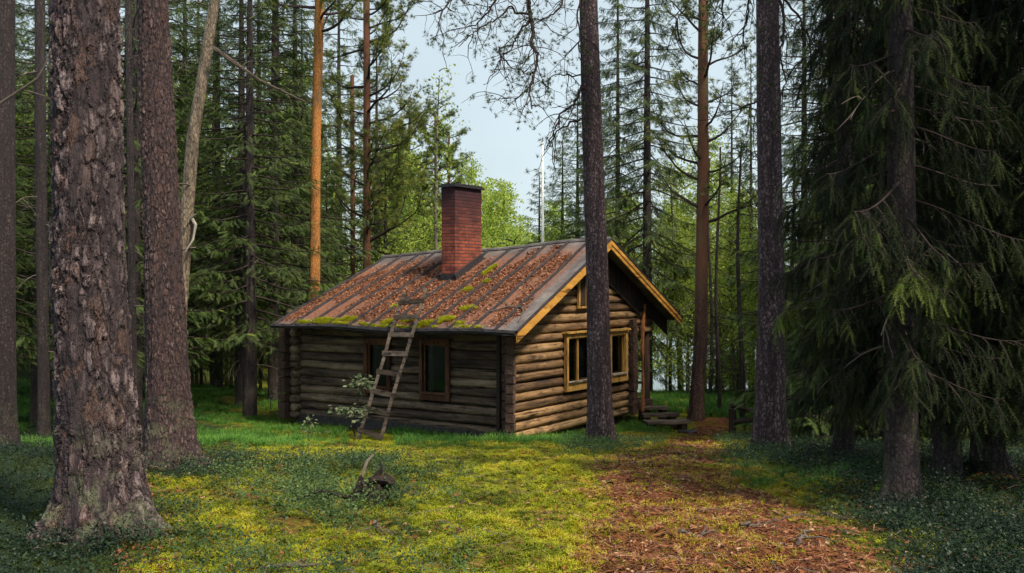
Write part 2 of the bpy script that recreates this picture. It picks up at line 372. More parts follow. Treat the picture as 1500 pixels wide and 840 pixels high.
# far shore; distance haze is put into its pale colour
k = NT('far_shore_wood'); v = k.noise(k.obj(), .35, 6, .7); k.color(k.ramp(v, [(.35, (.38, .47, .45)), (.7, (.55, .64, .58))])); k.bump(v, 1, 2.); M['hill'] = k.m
hx = np.linspace(-500, 900, 160); prof = 6 + 14 * fnoise(hx, hx * 0 + 3, .006) + 3 * fnoise(hx, hx * 0, .12)
V = []
for j, (f_, d_) in enumerate(((0, 0), (.45, 12), (.8, 30), (1, 60))):
    V.append(np.stack([hx, 620 + d_ + 0 * hx, -6 + prof * f_ + 2 * vnoise(hx, hx * 0 + j * 3, .3) * (j > 0)], -1))
V = np.array(V); idx = np.arange(4 * 160).reshape(4, 160)
q = np.stack([idx[:-1, :-1], idx[:-1, 1:], idx[1:, 1:], idx[1:, :-1]], -1).reshape(-1, 4)
mb = MB(); mb.add(V.reshape(-1, 3), q); tag(mb.build('far_hill', M['hill'], smooth=True), kind='structure')
# ================================================================ the log cabin
CX, CY, CZ = .12, 17.4, -1.22
uR = np.array([.549, .836, 0]); uL = np.array([-.836, .549, 0])
def LW(x, y, z): return np.array([CX, CY, CZ]) + uR * x + uL * y + np.array([0, 0, z])
cabin = tag(empty('log_cabin', (CX, CY, CZ), math.atan2(.836, .549)), 'small weathered log cabin with a needle-covered felt roof and ochre gable trim', 'cabin')
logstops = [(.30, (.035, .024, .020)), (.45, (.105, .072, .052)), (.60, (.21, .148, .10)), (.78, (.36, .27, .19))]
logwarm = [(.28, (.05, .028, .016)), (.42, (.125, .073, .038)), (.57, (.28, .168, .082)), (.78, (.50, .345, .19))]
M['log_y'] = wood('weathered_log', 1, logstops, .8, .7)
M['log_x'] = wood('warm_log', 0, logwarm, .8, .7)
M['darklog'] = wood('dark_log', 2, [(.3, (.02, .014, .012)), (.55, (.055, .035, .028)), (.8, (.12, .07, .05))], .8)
M['logend'] = plain('log_end_grain', (.075, .045, .036), .9, .7, 30)
M['ochre'] = wood('ochre_paint', 0, [(.3, (.36, .17, .035)), (.5, (.55, .28, .055)), (.8, (.68, .38, .09))], .5, .25, stain=(.20, .09, .025))
M['ochre_z'] = wood('ochre_frame_paint', 2, [(.3, (.30, .16, .04)), (.5, (.46, .26, .07)), (.8, (.60, .38, .12))], .5, .25, stain=(.16, .08, .03))
M['brownframe'] = wood('brown_frame_paint', 2, [(.3, (.06, .025, .014)), (.5, (.13, .055, .03)), (.8, (.22, .11, .06))], .5, .3)
M['sill'] = wood('pale_sill', 0, [(.3, (.25, .2, .15)), (.6, (.45, .38, .3)), (.8, (.6, .54, .45))], .8, .3)
k = NT('dark_glass'); k.color((.5, .55, .6)); k.p.inputs['Roughness'].default_value = .04; k.p.inputs['Metallic'].default_value = 1.0
tr_ = k.n('ShaderNodeBsdfTransparent'); tr_.inputs[0].default_value = (.62, .60, .66, 1); mx_ = k.n('ShaderNodeMixShader'); lw = k.n('ShaderNodeLayerWeight'); lw.inputs[0].default_value = .35
k.l(k.rng(lw.outputs[0], 0, 1, .05, .8), mx_.inputs[0]); k.l(tr_.outputs[0], mx_.inputs[1]); k.l(k.p.outputs[0], mx_.inputs[2]); k.l(mx_.outputs[0], k.out.inputs[0])
k.bump(k.noise(k.obj(), 2.5, 2), .06, .02); M['glass'] = k.m
M['greyplank'] = wood('grey_plank', 0, [(.3, (.03, .022, .019)), (.5, (.095, .07, .055)), (.8, (.24, .19, .15))], .9, .5)
M['ladderwood'] = wood('ladder_wood', 2, [(.3, (.02, .014, .013)), (.5, (.058, .040, .032)), (.8, (.15, .11, .085))], .9, .5)
M['stone'] = plain('foundation_stone', (.05, .045, .045), .9, .5, 8)

def roof_f(x, y, t=0):      # front slope, rises with x
    return 1.91 + .49 * (x + .62) - .045 * y * ss(-.6, 2.73, x) + .012 * np.sin(y * 2.1) + .02 * (fnoise(x + 20, y + 20, 1.1) - .5) - .03 * np.exp(-((y - 2.2) / 1.2) ** 2) + t
def roof_b(x, y, t=0):
    return 1.91 + .49 * 3.35 - .478 * (x - 2.73) - .045 * y + t
def slab(mbx, fn, xs, ys_, th):
    X, Y = np.meshgrid(xs, ys_, indexing='ij'); n, m = X.shape
    top = np.stack([X, Y, fn(X, Y)], -1).reshape(-1, 3); bot = top - np.array([0, 0, th])
    idx = np.arange(n * m).reshape(n, m); q = np.stack([idx[:-1, :-1], idx[1:, :-1], idx[1:, 1:], idx[:-1, 1:]], -1).reshape(-1, 4)
    b = np.concatenate([idx[:, 0], idx[-1, 1:], idx[-2::-1, -1], idx[0, -2:0:-1]]); b2 = np.roll(b, -1); N = n * m
    side = np.stack([b, b + N, b2 + N, b2], -1)
    mbx.add(np.vstack([top, bot]), [q, q[:, ::-1] + N, side[:, ::-1]], .5)

# roofing felt
k = NT('roof_felt'); o = k.obj(); n1 = k.noise(o, 2.2, 6, .65); n2 = k.noise(o, 30, 5, .7); s_ = k.sep(o)
c = k.ramp(n1, [(.3, (.060, .056, .062)), (.5, (.115, .108, .112)), (.7, (.20, .19, .19))])
wet = k.noise(k.map(o, (.5, 5, 1)), 1, 4, .6); c = k.mix(k.rng(wet, .5, .7, 0, .35), c, (.045, .040, .046))
# stain of fallen needles between the ridge and the eave
ln = k.noise(o, 2.6, 7, .75); e = k.math('MULTIPLY', k.math('MULTIPLY', k.rng(s_[0], 2.75, 2.1, 0, 1), k.rng(s_[1], -.15, .10, .15, 1)), k.rng(s_[0], -.62, -.25, .35, 1))
c = k.mix(k.math('MULTIPLY', k.rng(k.math('ADD', ln, k.math('MULTIPLY', e, .22)), .44, .62, 0, .92), e), c, k.ramp(n2, [(.35, (.085, .036, .026)), (.6, (.25, .11, .065)), (.75, (.36, .19, .12))]))
k.color(c); k.p.inputs['Roughness'].default_value = .9; k.p.inputs['Specular IOR Level'].default_value = .12; k.bump(n2, .7, .02); M['felt'] = k.m
M['feltdark'] = plain('felt_seam', (.030, .027, .032), .9, .5, 14)
YL, YR = 5.4, -.33
mb = MB(); slab(mb, roof_f, np.linspace(-.62, 2.73, 40), np.linspace(YR, YL, 70), .055)
slab(mb, roof_b, np.linspace(2.732, 6.09, 20), np.linspace(YR, YL, 30), .055)
mb.tube([(2.73, y, roof_f(2.73, y) + .0) for y in np.linspace(YR - .01, YL + .01, 30)], .05, 8, True)
roof = mb.build('roof', M['felt'], cabin)
mb = MB()
for y in np.arange(.12, YL - .1, .47):
    yy_ = y + random.gauss(0, .02)
    xs = np.linspace(-.63, 2.70, 26)
    P = np.array([(x, yy_ + .012 * math.sin(x * 3 + y * 5), roof_f(x, yy_) + .012) for x in xs])
    mb.tube(P, .030, 6, True)
for x_ in (-.60,): mb.tube([(x_, y, roof_f(x_, y) - .02) for y in np.linspace(YR, YL, 50)], [.05] * 50, 6, True, rough=.12)
mb.build('roof_seam', M['feltdark'], roof)
# a drift of fallen needles and cone scales on the felt
m_ = 52000; x = RNG.uniform(-.55, 2.6, m_); y = RNG.uniform(-.1, YL - .15, m_)
fr = (y - .12) % .47 / .47
w = fnoise(x + 5, y * 1.3, 1.0) * 1.15 - .13 + .32 * ss(2.6, 1.2, x) + .14 * (fr < .45) - .25 * ss(-.2, -.6, x) - .30 * (y < -.02)
kp = w + RNG.normal(0, .05, m_) > .72; x, y = x[kp], y[kp]
qt = np.array([[-.5, -.35, 0], [.5, -.35, .15], [.5, .35, 0], [-.5, .35, .2]]); qf = np.array([[0, 1, 2, 3]])
mb = MB(); mb.scatter(qt, qf, np.stack([x, y, roof_f(x, y) + .010], -1), rotz(RNG.uniform(0, 6.3, len(x)), .30), RNG.uniform(.008, .034, len(x)), RNG.random(len(x)))
tag(mb.build('needle_litter', M['rooflitter'], roof), kind='stuff')
# cushions of bright moss along the eave and by the chimney
bt = []
for i in range(12):
    a = i * 2.4; r_ = .15 + .1 * (i % 4); l = .55
    bx, by = math.cos(a) * r_, math.sin(a) * r_
    bt += [(bx, by, 0), (bx + .12 * math.sin(a), by - .12 * math.cos(a), 0), (bx * 2.6, by * 2.6, l * (1 - .5 * r_))]
TUFT_V = np.array(bt); TUFT_F = np.arange(36).reshape(12, 3)
mb = MB(); PP = []
for (cy_, cx_, ry, rx, n_) in ((4.15, -.45, .42, .10, 420), (3.55, -.38, .22, .09, 160), (4.6, -.5, .28, .05, 120), (2.62, -.40, .17, .16, 260), (2.25, -.25, .17, .16, 240),
                               (1.72, -.42, .22, .13, 360), (1.35, -.28, .28, .13, 280), (1.15, .12, .20, .1, 80), (1.8, 1.72, .10, .30, 160), (1.52, 1.2, .08, .13, 80), (1.75, .9, .12, .10, 90), (1.0, -.4, .2, .06, 50), (3.1, -.5, .2, .04, 60), (3.9, -.54, 1.1, .04, 380), (2.2, -.52, .9, .05, 260), (.7, -.52, .35, .04, 60), (2.9, .2, .09, .16, 50)):
    n_ = int(n_ * 2.2); t_ = RNG.uniform(0, 6.3, n_); r_ = np.sqrt(RNG.random(n_)); X = cx_ + rx * r_ * np.cos(t_); Y = cy_ + ry * r_ * np.sin(t_)
    kp = fnoise(X * 3, Y * 3, 3) + (1 - r_) * .75 > .66; X, Y, r_ = X[kp], Y[kp], r_[kp]
    PP.append(np.stack([X, Y, roof_f(X, Y) + .028 * (1 - r_ ** 2) * min(1, rx / .1)], -1))
PP = np.vstack(PP); mb.scatter(TUFT_V, TUFT_F, PP, rotz(RNG.uniform(0, 6.3, len(PP)), .3), RNG.uniform(.03, .065, len(PP)), RNG.random(len(PP)))
tag(mb.build('roof_moss', M['roofmoss'], roof), kind='stuff')

# bargeboards
def rake(name, x0, x1, fn, off, w, yb, mat):
    b = MB(); xs = np.linspace(x0, x1, 9)
    for a, c_ in zip(xs[:-1], xs[1:]):
        za, zc = float(fn(a, yb)) - off, float(fn(c_, yb)) - off
        V = [(a, yb - .03, za), (c_, yb - .03, zc), (c_, yb - .03, zc - w), (a, yb - .03, za - w), (a, yb, za), (c_, yb, zc), (c_, yb, zc - w), (a, yb, za - w)]
        b.add(V, np.array([[0, 3, 2, 1], [4, 5, 6, 7], [0, 1, 5, 4], [3, 7, 6, 2], [0, 4, 7, 3], [1, 2, 6, 5]]), .5)
    return b.build(name, mat, cabin)
rake('bargeboard', -.60, 2.73, roof_f, .012, .165, YR - .003, M['ochre'])
rake('bargeboard', 2.73, 6.10, roof_b, .010, .085, YR - .003, M['ochre'])
rake('trim_board', 2.78, 6.02, roof_b, .105, .075, YR + .012, M['ochre'])
mb = MB()                                    # dark verge of the felt folded over the rake
for xs, fn in ((np.linspace(-.62, 2.73, 12), roof_f), (np.linspace(2.73, 6.1, 12), roof_b)):
    mb.tube([(x, YR - .02, float(fn(x, YR)) + .008) for x in xs], .026, 6, True)
mb.build('roof_verge', M['feltdark'], roof)
# dark boards added under the right rake, standing for the overhang's shade
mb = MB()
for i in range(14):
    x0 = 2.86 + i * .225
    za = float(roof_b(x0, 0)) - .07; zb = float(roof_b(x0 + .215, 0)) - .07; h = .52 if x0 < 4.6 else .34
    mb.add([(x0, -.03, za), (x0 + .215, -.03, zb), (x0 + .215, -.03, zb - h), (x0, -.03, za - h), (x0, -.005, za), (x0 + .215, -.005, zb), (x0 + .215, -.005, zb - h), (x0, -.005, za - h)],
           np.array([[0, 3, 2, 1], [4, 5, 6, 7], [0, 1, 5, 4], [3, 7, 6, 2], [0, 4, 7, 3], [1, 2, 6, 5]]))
mb.build('gable_shade_boards', M['darklog'], cabin)
# log walls ------------------------------------------------------
RAD, STEP = .085, .166
WIN_L = [(1.60, 2.29, .56, 1.67), (3.00, 3.65, .60, 1.63)]
WIN_G = [(1.55, 2.76, .70, 1.78), (3.27, 4.06, .72, 1.76)]
UP = [(2.02, 2.38, 2.28, 2.95)]
def log(mbx, a, b, axis, fix, z, rad=RAD):
    n = max(3, int((b - a) / .12)); s = np.linspace(a, b, n); ph = random.random() * 9
    P = np.zeros((n, 3)); P[:, axis] = s; P[:, 1 - axis] = fix + .006 * np.sin(s * 1.3 + ph); P[:, 2] = z + .007 * np.sin(s * .9 + ph * 2)
    r_ = rad * (1 + .05 * np.sin(s * 1.1 + ph) + RNG.normal(0, .028, n))
    mbx.tube(P, r_, 12, True, rough=.03)
def wallrow(mbx, a, b, axis, fix, z, wins):
    cuts = [(w[0] + .02, w[1] - .02) for w in wins if w[2] - .02 < z < w[3] + .02]; s = a
    for c0, c1 in sorted(cuts):
        if c0 > s: log(mbx, s, min(c0, b), axis, fix, z)
        s = c1
    if s < b: log(mbx, s, b, axis, fix, z)
mL, mG, mR_, mF = MB(), MB(), MB(), MB()
for i in range(20):
    z = .07 + i * STEP
    if z < 2.15:
        wallrow(mL, .30, 5.80, 1, .245, z + .02, WIN_L)
        log(mR_, .1, 5.7, 1, 4.34, z)
    # gable row between the slopes
    x0 = -.09 if z < 1.95 else max(-.09 + .26 * (z > 1.95), -.62 + (z - 1.91) / .49 + .22)
    x1 = 4.46 if z < 1.72 else 5.38
    xr = 2.73 + (3.55 - z) / .478 - .28
    x1 = min(x1, xr)
    if x1 - x0 > .3:
        wallrow(mG, x0, x1, 0, .094, z, WIN_G + UP)
        if x1 - .3 > x0 + .3 and z < 2.9: log(mF, x0 + (.3 if z > 1.95 else .1), x1 - .3, 0, 5.45, z - .02)
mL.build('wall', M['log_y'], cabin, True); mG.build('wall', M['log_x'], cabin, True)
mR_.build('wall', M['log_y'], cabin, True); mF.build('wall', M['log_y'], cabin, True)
# corner joints: stacks of dark log ends
def corner(x, y, dx, dy, n=13):
    b = MB()
    for i in range(n):
        z = .07 + i * STEP
        b.box((x, y, z), (dx + random.gauss(0, .012), dy + random.gauss(0, .012), .148), rnd=random.random(), jitter=.006)
    return b.build('corner_joint', M['logend'], cabin)
corner(-.125, .094, .06, .165, 12)
corner(.20, .37, .16, .15, 13)
corner(.14, 5.70, .40, .18, 11)
corner(4.30, -.05, .20, .10, 12); corner(4.55, .12, .16, .16, 12)
mb = MB(); mb.beam((.10, .235, .02), (.12, .235, 2.1), .045, .11, up=(0, 1, 0), nseg=6, wob=.004); mb.beam((.10, .49, .02), (.11, .49, 2.08), .05, .07, up=(0, 1, 0))
mb.build('corner_board', M['darklog'], cabin)
mb = MB(); mb.box((2.2, .135, 1.05), (4.2, .02, 2.0)); mb.box((.285, 2.85, 1.05), (.02, 5.4, 1.95))  # dark sheets added behind the logs so the gaps look shaded
V = [(.45, .135, 2.05), (4.6, .135, 2.05), (4.6, .135, 2.35), (2.75, .135, 3.2), (.35, .135, 2.1), (.45, .155, 2.05), (4.6, .155, 2.05), (4.6, .155, 2.35), (2.75, .155, 3.2), (.35, .155, 2.1)]
mb.add(V, [np.array([[0, 1, 2, 3, 4]]), np.array([[9, 8, 7, 6, 5]])]); mb.build('gap_shade_backing', M['feltdark'], cabin)
mb = MB(); mb.box((2.2, 2.85, -.22), (4.15, 5.3, .60)); mb.build('foundation', M['stone'], cabin)
mb = MB(); mb.box((2.25, 2.85, .14), (4.0, 5.2, .06)); mb.box((2.25, 2.8, 1.95), (4.0, 5.2, .03)); mb.build('floor', M['darklog'], cabin)

# windows ---------------------------------------------------------
k = NT('lace_curtain'); v = k.noise(k.obj(), 60, 3, .6); k.color(k.mix(k.rng(v, .4, .6), (.10, .10, .11), (.55, .55, .52))); M['lace'] = k.m
def window(axis, a, b, z0, z1, fixo, mat, fw, mun, sill_m, drop, curt=()):
    """fixo: outer face coordinate of the casing on the other axis; outside is towards smaller values"""
    def P(s, d, z): return (s, fixo + d, z) if axis == 0 else (fixo + d, s, z)
    def bx(m_, s0, s1, d0, d1, za, zb):
        c_ = P((s0 + s1) / 2, (d0 + d1) / 2, (za + zb) / 2); sz = (s1 - s0, d1 - d0, zb - za) if axis == 0 else (d1 - d0, s1 - s0, zb - za)
        m_.box(c_, sz, jitter=.0015)
    m_ = MB(); bx(m_, a, a + fw, 0, .05, z0 + .003, z1 - .003); bx(m_, b - fw, b, 0, .05, z0 + .003, z1 - .003)
    bx(m_, a + fw + .002, b - fw - .002, .003, .05, z1 - fw, z1 - .004); bx(m_, a + fw + .002, b - fw - .002, .003, .05, z0 + .004, z0 + drop)
    bx(m_, a - .05, b + .05, -.05, .06, z1, z1 + .035)
    w_ = m_.build('window', mat, cabin)
    m_ = MB(); bx(m_, a + fw, b - fw, .09, .10, z0 + drop, z1 - fw); m_.build('pane', M['glass'], w_)
    m_ = MB(); g = .028; i0, i1, j0, j1 = a + fw, b - fw, z0 + drop, z1 - fw
    bx(m_, i0, i0 + g, .055, .088, j0, j1); bx(m_, i1 - g, i1, .055, .088, j0, j1)
    bx(m_, i0 + g + .001, i1 - g - .001, .057, .087, j1 - g, j1 - .001); bx(m_, i0 + g + .001, i1 - g - .001, .057, .087, j0 + .001, j0 + g)
    for f_ in mun: s = i0 + (i1 - i0) * f_; bx(m_, s - .02, s + .02, .050, .089, j0 + g, j1 - g)
    m_.build('sash', mat, w_)
    m_ = MB(); bx(m_, a + fw * .8, b - fw * .8, -.035, .052, z0 + drop + .002, z0 + drop + .032); m_.build('sill', sill_m, w_)
    m_ = MB(); bx(m_, a + .01, b - .01, .18, .20, z0 + .01, z1 - .01); m_.build('window_dark_panel', M['feltdark'], w_)  # dark panel added behind the pane in place of the unlit room
    for f0, f1 in curt:
        m_ = MB(); n_ = 14; V = []
        for i in range(n_):
            s = i0 + (i1 - i0) * (f0 + (f1 - f0) * i / (n_ - 1)); V += [P(s, .15 + .012 * math.sin(i * 1.9), j1), P(s, .15 + .014 * math.sin(i * 1.9 + .3), j0 + .03 + .02 * math.sin(i))]
        m_.add(V, np.array([[2 * i, 2 * i + 2, 2 * i + 3, 2 * i + 1] for i in range(n_ - 1)])); m_.build('curtain', M['lace'], w_)
    return w_
for (a, b, z0, z1), mu, cu in zip(WIN_G, ((.42, ), ()), (((.50, .80),), ((.0, .22),))): window(0, a, b, z0, z1, -.045, M['ochre_z'], .085, mu, M['sill'], .15, cu)
for (a, b, z0, z1) in WIN_L: window(1, a, b, z0, z1, .115, M['brownframe'], .075, (), M['brownframe'], .12, ((.72, 1.0),))
# loft hatch high in the gable, ochre edged
mb = MB(); mb.box((2.05, -.02, 2.62), (.05, .05, .70)); mb.box((2.37, -.02, 2.62), (.05, .05, .70)); mb.box((2.21, -.015, 2.985), (.42, .05, .04)); mb.box((2.21, -.017, 2.26), (.42, .05, .04))
h_ = mb.build('loft_hatch', M['ochre_z'], cabin); mb = MB(); mb.box((2.21, .03, 2.62), (.26, .04, .64)); mb.build('hatch_panel', M['darklog'], h_)
# wavy edged board standing at the porch corner
mb = MB(); zz = np.linspace(.02, 2.28, 26); V = []
for i, z in enumerate(zz):
    w_ = .035 + .018 * math.sin(z * 5.1) + .012 * math.sin(z * 11); cx_ = 4.66 + .05 * (z / 2.28) ** 2 + .02 * math.sin(z * 3.3) + .05 * ss(1.7, 2.3, z)
    V += [(cx_ - w_, -.10, z), (cx_ + w_, -.10, z), (cx_ + w_, -.06, z), (cx_ - w_, -.06, z)]
Fq = [[0, 1, 2, 3]] + [[i * 4 + a, i * 4 + (a + 1) % 4, i * 4 + 4 + (a + 1) % 4, i * 4 + 4 + a] for i in range(25) for a in range(4)] + [[103, 102, 101, 100]]
mb.add(V, np.array(Fq), .5); mb.build('porch_board', plain('red_ochre_edge', (.30, .12, .05), .85, .4, 9), cabin)
# porch: post, deck, rail
for y_ in (.15, 3.0): mb = MB(); mb.tube([(5.28, y_, -.4), (5.28, y_, 1.75)], [.10, .085], 10, True); mb.build('porch_post', M['darklog'], cabin)
mb = MB()
for i in range(6): mb.box((4.66 + i * .15, 1.6, .20), (.14, 3.1, .035), jitter=.003)
mb.box((5.05, .08, .10), (.85, .05, .14)); mb.build('porch_deck', M['greyplank'], cabin)
mb = MB(); 
for z in (.55, .80, 1.05): mb.beam((5.36, .25, z), (5.36, 2.95, z + .02), .03, .06)
for y in (.8, 1.6, 2.3): mb.box((5.40, y, .65), (.03, .06, .95))
mb.build('porch_rail', plain('pale_rail', (.42, .46, .42), .8, .3, 9), cabin)

# chimney ---------------------------------------------------------
k = NT('chimney_brick'); o = k.obj(); s_ = k.sep(o); v = k.comb(k.math('ADD', s_[0], s_[1]), s_[2], 0.)
b = k.n('ShaderNodeTexBrick'); k.l(v, b.inputs['Vector']); b.inputs['Scale'].default_value = 1.0; b.inputs['Brick Width'].default_value = .235
b.inputs['Row Height'].default_value = .066; b.inputs['Mortar Size'].default_value = .011; b.inputs['Color1'].default_value = (.31, .075, .042, 1)
b.inputs['Color2'].default_value = (.12, .026, .024, 1); b.inputs['Mortar'].default_value = (.07, .045, .045, 1); b.inputs['Bias'].default_value = -.1; b.inputs['Mortar Smooth'].default_value = .3
n1 = k.noise(o, 4, 5, .7); n2 = k.noise(o, 40, 4, .7)
c = k.mix(k.rng(n1, .45, .7, 0, .4), b.outputs[0], (.40, .12, .07), 'MIX')
zz_ = k.math('ADD', s_[2], k.math('MULTIPLY', n1, .9)); c = k.mix(k.rng(zz_, 3.8, 5.0, 0, .93), c, (.020, .012, .020))
c = k.mix(k.rng(k.noise(o, 3.1, 5, .7), .48, .64, 0, .75), c, (.05, .022, .022)); k.color(c)
k.bump(k.math('ADD', k.math('MULTIPLY', b.outputs[1], -.7), k.math('MULTIPLY', n2, .4)), .8, .01); M['brick'] = k.m
c0x, c1x, c0y, c1y, zt = 2.00 - .62, 2.90 - .62, 2.72 - .33, 3.05 - .33, 4.62
mb = MB()
N_ = 14
for s0 in range(1):
    V = []
    for z in np.linspace(2.55, zt, N_):
        for (x, y) in ((c0x, c0y), (c1x, c0y), (c1x, c1y), (c0x, c1y)): V.append((x + random.gauss(0, .004), y + random.gauss(0, .004), z))
    mb.add(V, np.array([[i * 4 + a, i * 4 + (a + 1) % 4, i * 4 + 4 + (a + 1) % 4, i * 4 + 4 + a] for i in range(N_ - 1) for a in range(4)] + [[3, 2, 1, 0], [N_ * 4 - 4, N_ * 4 - 3, N_ * 4 - 2, N_ * 4 - 1]]))
ch = mb.build('chimney', M['brick'], cabin)
M['iron'] = plain('dark_sheet_metal', (.022, .020, .026), .6, .4, 9, .4)
mb = MB(); mb.box(((c0x + c1x) / 2, (c0y + c1y) / 2, zt + .02), (c1x - c0x + .10, c1y - c0y + .10, .04)); mb.box(((c0x + c1x) / 2, (c0y + c1y) / 2, zt + .055), (c1x - c0x + .03, c1y - c0y + .03, .03)); mb.build('chimney_cap', M['iron'], ch)
mb = MB()
def fl(p, q_): mb.beam((p[0], p[1], roof_f(*p) + .05), (q_[0], q_[1], roof_f(*q_) + .05), .035, .16, up=(0, 0, 1))
fl((c0x - .02, c0y - .02), (c1x + .02, c0y - .02)); fl((c0x - .02, c0y), (c0x - .02, c1y)); fl((c0x - .02, c1y + .02), (c1x + .02, c1y + .02))
mb.build('flashing', M['feltdark'], ch)

# things about the cabin ------------------------------------------
def at_world(o, loc): o.location = loc; return o
# ladder
b0 = np.array(W(538, 648, 16.98)); lad = tag(empty('ladder', tuple(b0)), 'home-made wooden ladder with nailed plank rungs leaning on the mossy eave', 'ladder')
rl0, rl1 = W(523, 649, 16.98), W(593, 428, 18.12); rr0, rr1 = W(552, 660, 16.88), W(624, 424, 18.02)
for p, q_ in ((rl0, rl1), (rr0, rr1)):
    mb = MB(); mb.beam(p - b0, q_ - b0, .055, .075, up=(0, 1, 0), nseg=9, wob=.006, jitter=.003); mb.build('rail', M['greyplank'], lad)
for f_ in (.11, .235, .36, .485, .605, .73, .845, .945):
    ff = f_ - .03 + random.gauss(0, .006); a = rl0 + (rl1 - rl0) * ff; b_ = rr0 + (rr1 - rr0) * ff; d = (b_ - a) / np.linalg.norm(b_ - a); nrm = np.array([0, -.045, .02])
    mb = MB(); mb.beam(a - d * .05 + nrm - b0, b_ + d * .04 + nrm - b0 + np.array([0, 0, random.gauss(0, .008)]), .022, .085, up=(0, .2, 1), jitter=.004, nseg=2, wob=.004); mb.build('rung', M['greyplank'], lad)
# door steps: loose planks rising to the porch
steps = [(968, 618, 20.9, .95, .34, 'lowest and widest loose plank step of the porch, weathered grey'), (957, 608, 21.3, .80, .30, 'middle plank step between the lowest step and the porch'), (948, 598, 21.7, .62, .28, 'top plank step just below the porch deck')]
for px, py, d, L_, w_, lab in steps:
    p = W(px, py, d); p[0] += .12; e0 = empty('porch_step', tuple(p), R(14)); tag(e0, lab, 'step', 'plank steps of the porch')
    mb = MB(); mb.beam((-L_ / 2, 0, 0), (L_ / 2, 0, 0), w_, .06, nseg=5, wob=.004, jitter=.004); mb.build('tread', M['greyplank'], e0)
    hgt = p[2] - .03 - gzf(p[0], p[1]) + .06
    for s in (-1, 1): mb = MB(); mb.box((s * L_ * .36, 0, -.035 - hgt / 2), (.12, w_ * .8, hgt)); mb.build('support', M['darklog'], e0)
p = onground(1006, 20.2); mb = MB(); mb.beam((-.16, 0, .03), (.2, .03, .03), .16, .05, nseg=3, jitter=.012); tag(at_world(mb.build('flat_stone', M['stone']), tuple(p)), 'flat grey stone lying on the path before the porch steps', 'stone')
# flag pole
p = W(795, 350, 31); gp = gzf(p[0], 31); mb = MB(); mb.tube([(0, 0, -.1), (0, 0, 3.5), (0, 0, 5.76 - gp)], [.055, .048, .03], 10, True)
fp = empty('flagpole', (p[0], 31, gp)); tag(fp, 'slim white flagpole rising behind the cabin roof', 'flagpole'); M['white'] = plain('white_paint', (.78, .78, .76), .5, .1); mb.build('pole', M['white'], fp, True)
mb = MB(); mb.tube([(0, 0, 5.74 - gp), (0, 0, 5.78 - gp), (0, 0, 5.82 - gp)], [.03, .045, .01], 8, True); mb.build('finial', M['white'], fp)
# branch lying on the roof
mb = MB(); c_ = [(.02, .75), (-.05, .55), (.12, .3), (.10, .0), (-.05, -.12), (-.35, -.22)]
P = np.array([LW(x, y, float(roof_f(x, y)) + .035) for x, y in c_]); b1 = P[0].copy(); mb.tube(P - b1, [.008, .013, .017, .018, .014, .008], 5, True, rough=.1)
c2_ = [(.12, .3), (.28, .45), (.3, .7)]; P2 = np.array([LW(x, y, float(roof_f(x, y)) + .035) for x, y in c2_]); mb.tube(P2 - b1, [.012, .009, .005], 5)
tag(at_world(mb.build('fallen_branch', M['deadtwig']), tuple(b1)), 'thin pale curved branch lying on the roof near its right corner', 'branch', 'fallen branches')
# stump
sb = onground(545, 7.25); sb[2] += -.03; st = tag(empty('tree_stump', tuple(sb)), 'dark rotten tree stump with a jagged horn of wood in the moss', 'stump')
k = NT('rotten_wood'); n = k.noise(k.map(k.obj(), (30, 30, 5)), 1, 5, .7); k.color(k.ramp(n, [(.35, (.006, .005, .007)), (.6, (.035, .022, .018)), (.8, (.13, .085, .06))])); k.bump(n, 1, .03); M['rot'] = k.m
mb = MB(); rows = 16; sd_ = 28; V = []
for j in range(rows):
    f_ = j / (rows - 1)
    for i in range(sd_):
        a = i / sd_ * 6.283; top = .13 + .05 * max(0, math.cos(a - .4)) ** 2 + .05 * math.sin(a * 5 + 1) + .03 * math.sin(a * 11) + random.gauss(0, .006)
        r_ = (.105 + .05 * (1 - f_) ** 2 * (1 + .5 * math.sin(a * 4))) * (1 + .10 * math.sin(a * 7 + 2) + random.gauss(0, .03))
        V.append((r_ * math.cos(a) * (1 - .25 * f_), r_ * math.sin(a) * (1 - .25 * f_), top * f_))
q = [[j * sd_ + i, j * sd_ + (i + 1) % sd_, (j + 1) * sd_ + (i + 1) % sd_, (j + 1) * sd_ + i] for j in range(rows - 1) for i in range(sd_)]
mb.add(V, np.array(q)); mb.add([(0, 0, .12)] + V[-sd_:], np.array([[0, 1 + i, 1 + (i + 1) % sd_] for i in range(sd_)]))
mb.build('stump_base', M['rot'], st)
mb = MB(); mb.tube([(.0, 0, .08), (.01, 0, .18), (.05, .01, .25), (.045, .01, .31)], [.05, .028, .016, .004], 7, rough=.3); mb.tube([(-.05, 0, .10), (-.07, .02, .17), (-.06, .02, .21)], [.03, .018, .004], 6, rough=.3); mb.tube([(.0, 0, .17), (.05, -.02, .19), (.09, -.03, .185), (.12, -.03, .16)], [.03, .032, .03, .02], 7, True, rough=.25); mb.build('broken_horn', M['rot'], st)
mb = MB(); mb.tube([(-.1, .05, .03), (-.28, .0, .1), (-.45, -.06, .02)], [.02, .014, .006], 6, rough=.15); mb.build('root', M['rot'], st); st.scale = (1.35, 1.35, 1.0)
p = W(528, 686, 7.9); q_ = W(546, 667, 8.1); mb = MB(); mb.tube([(0, 0, -.08), tuple((q_ - p) * .5 + np.array([.005, 0, .004])), tuple(q_ - p)], [.014, .013, .009], 6, True, rough=.1)
tag(at_world(mb.build('upright_stick', M['deadtwig']), tuple(p)), 'pale stick leaning up from the moss behind the stump', 'stick')
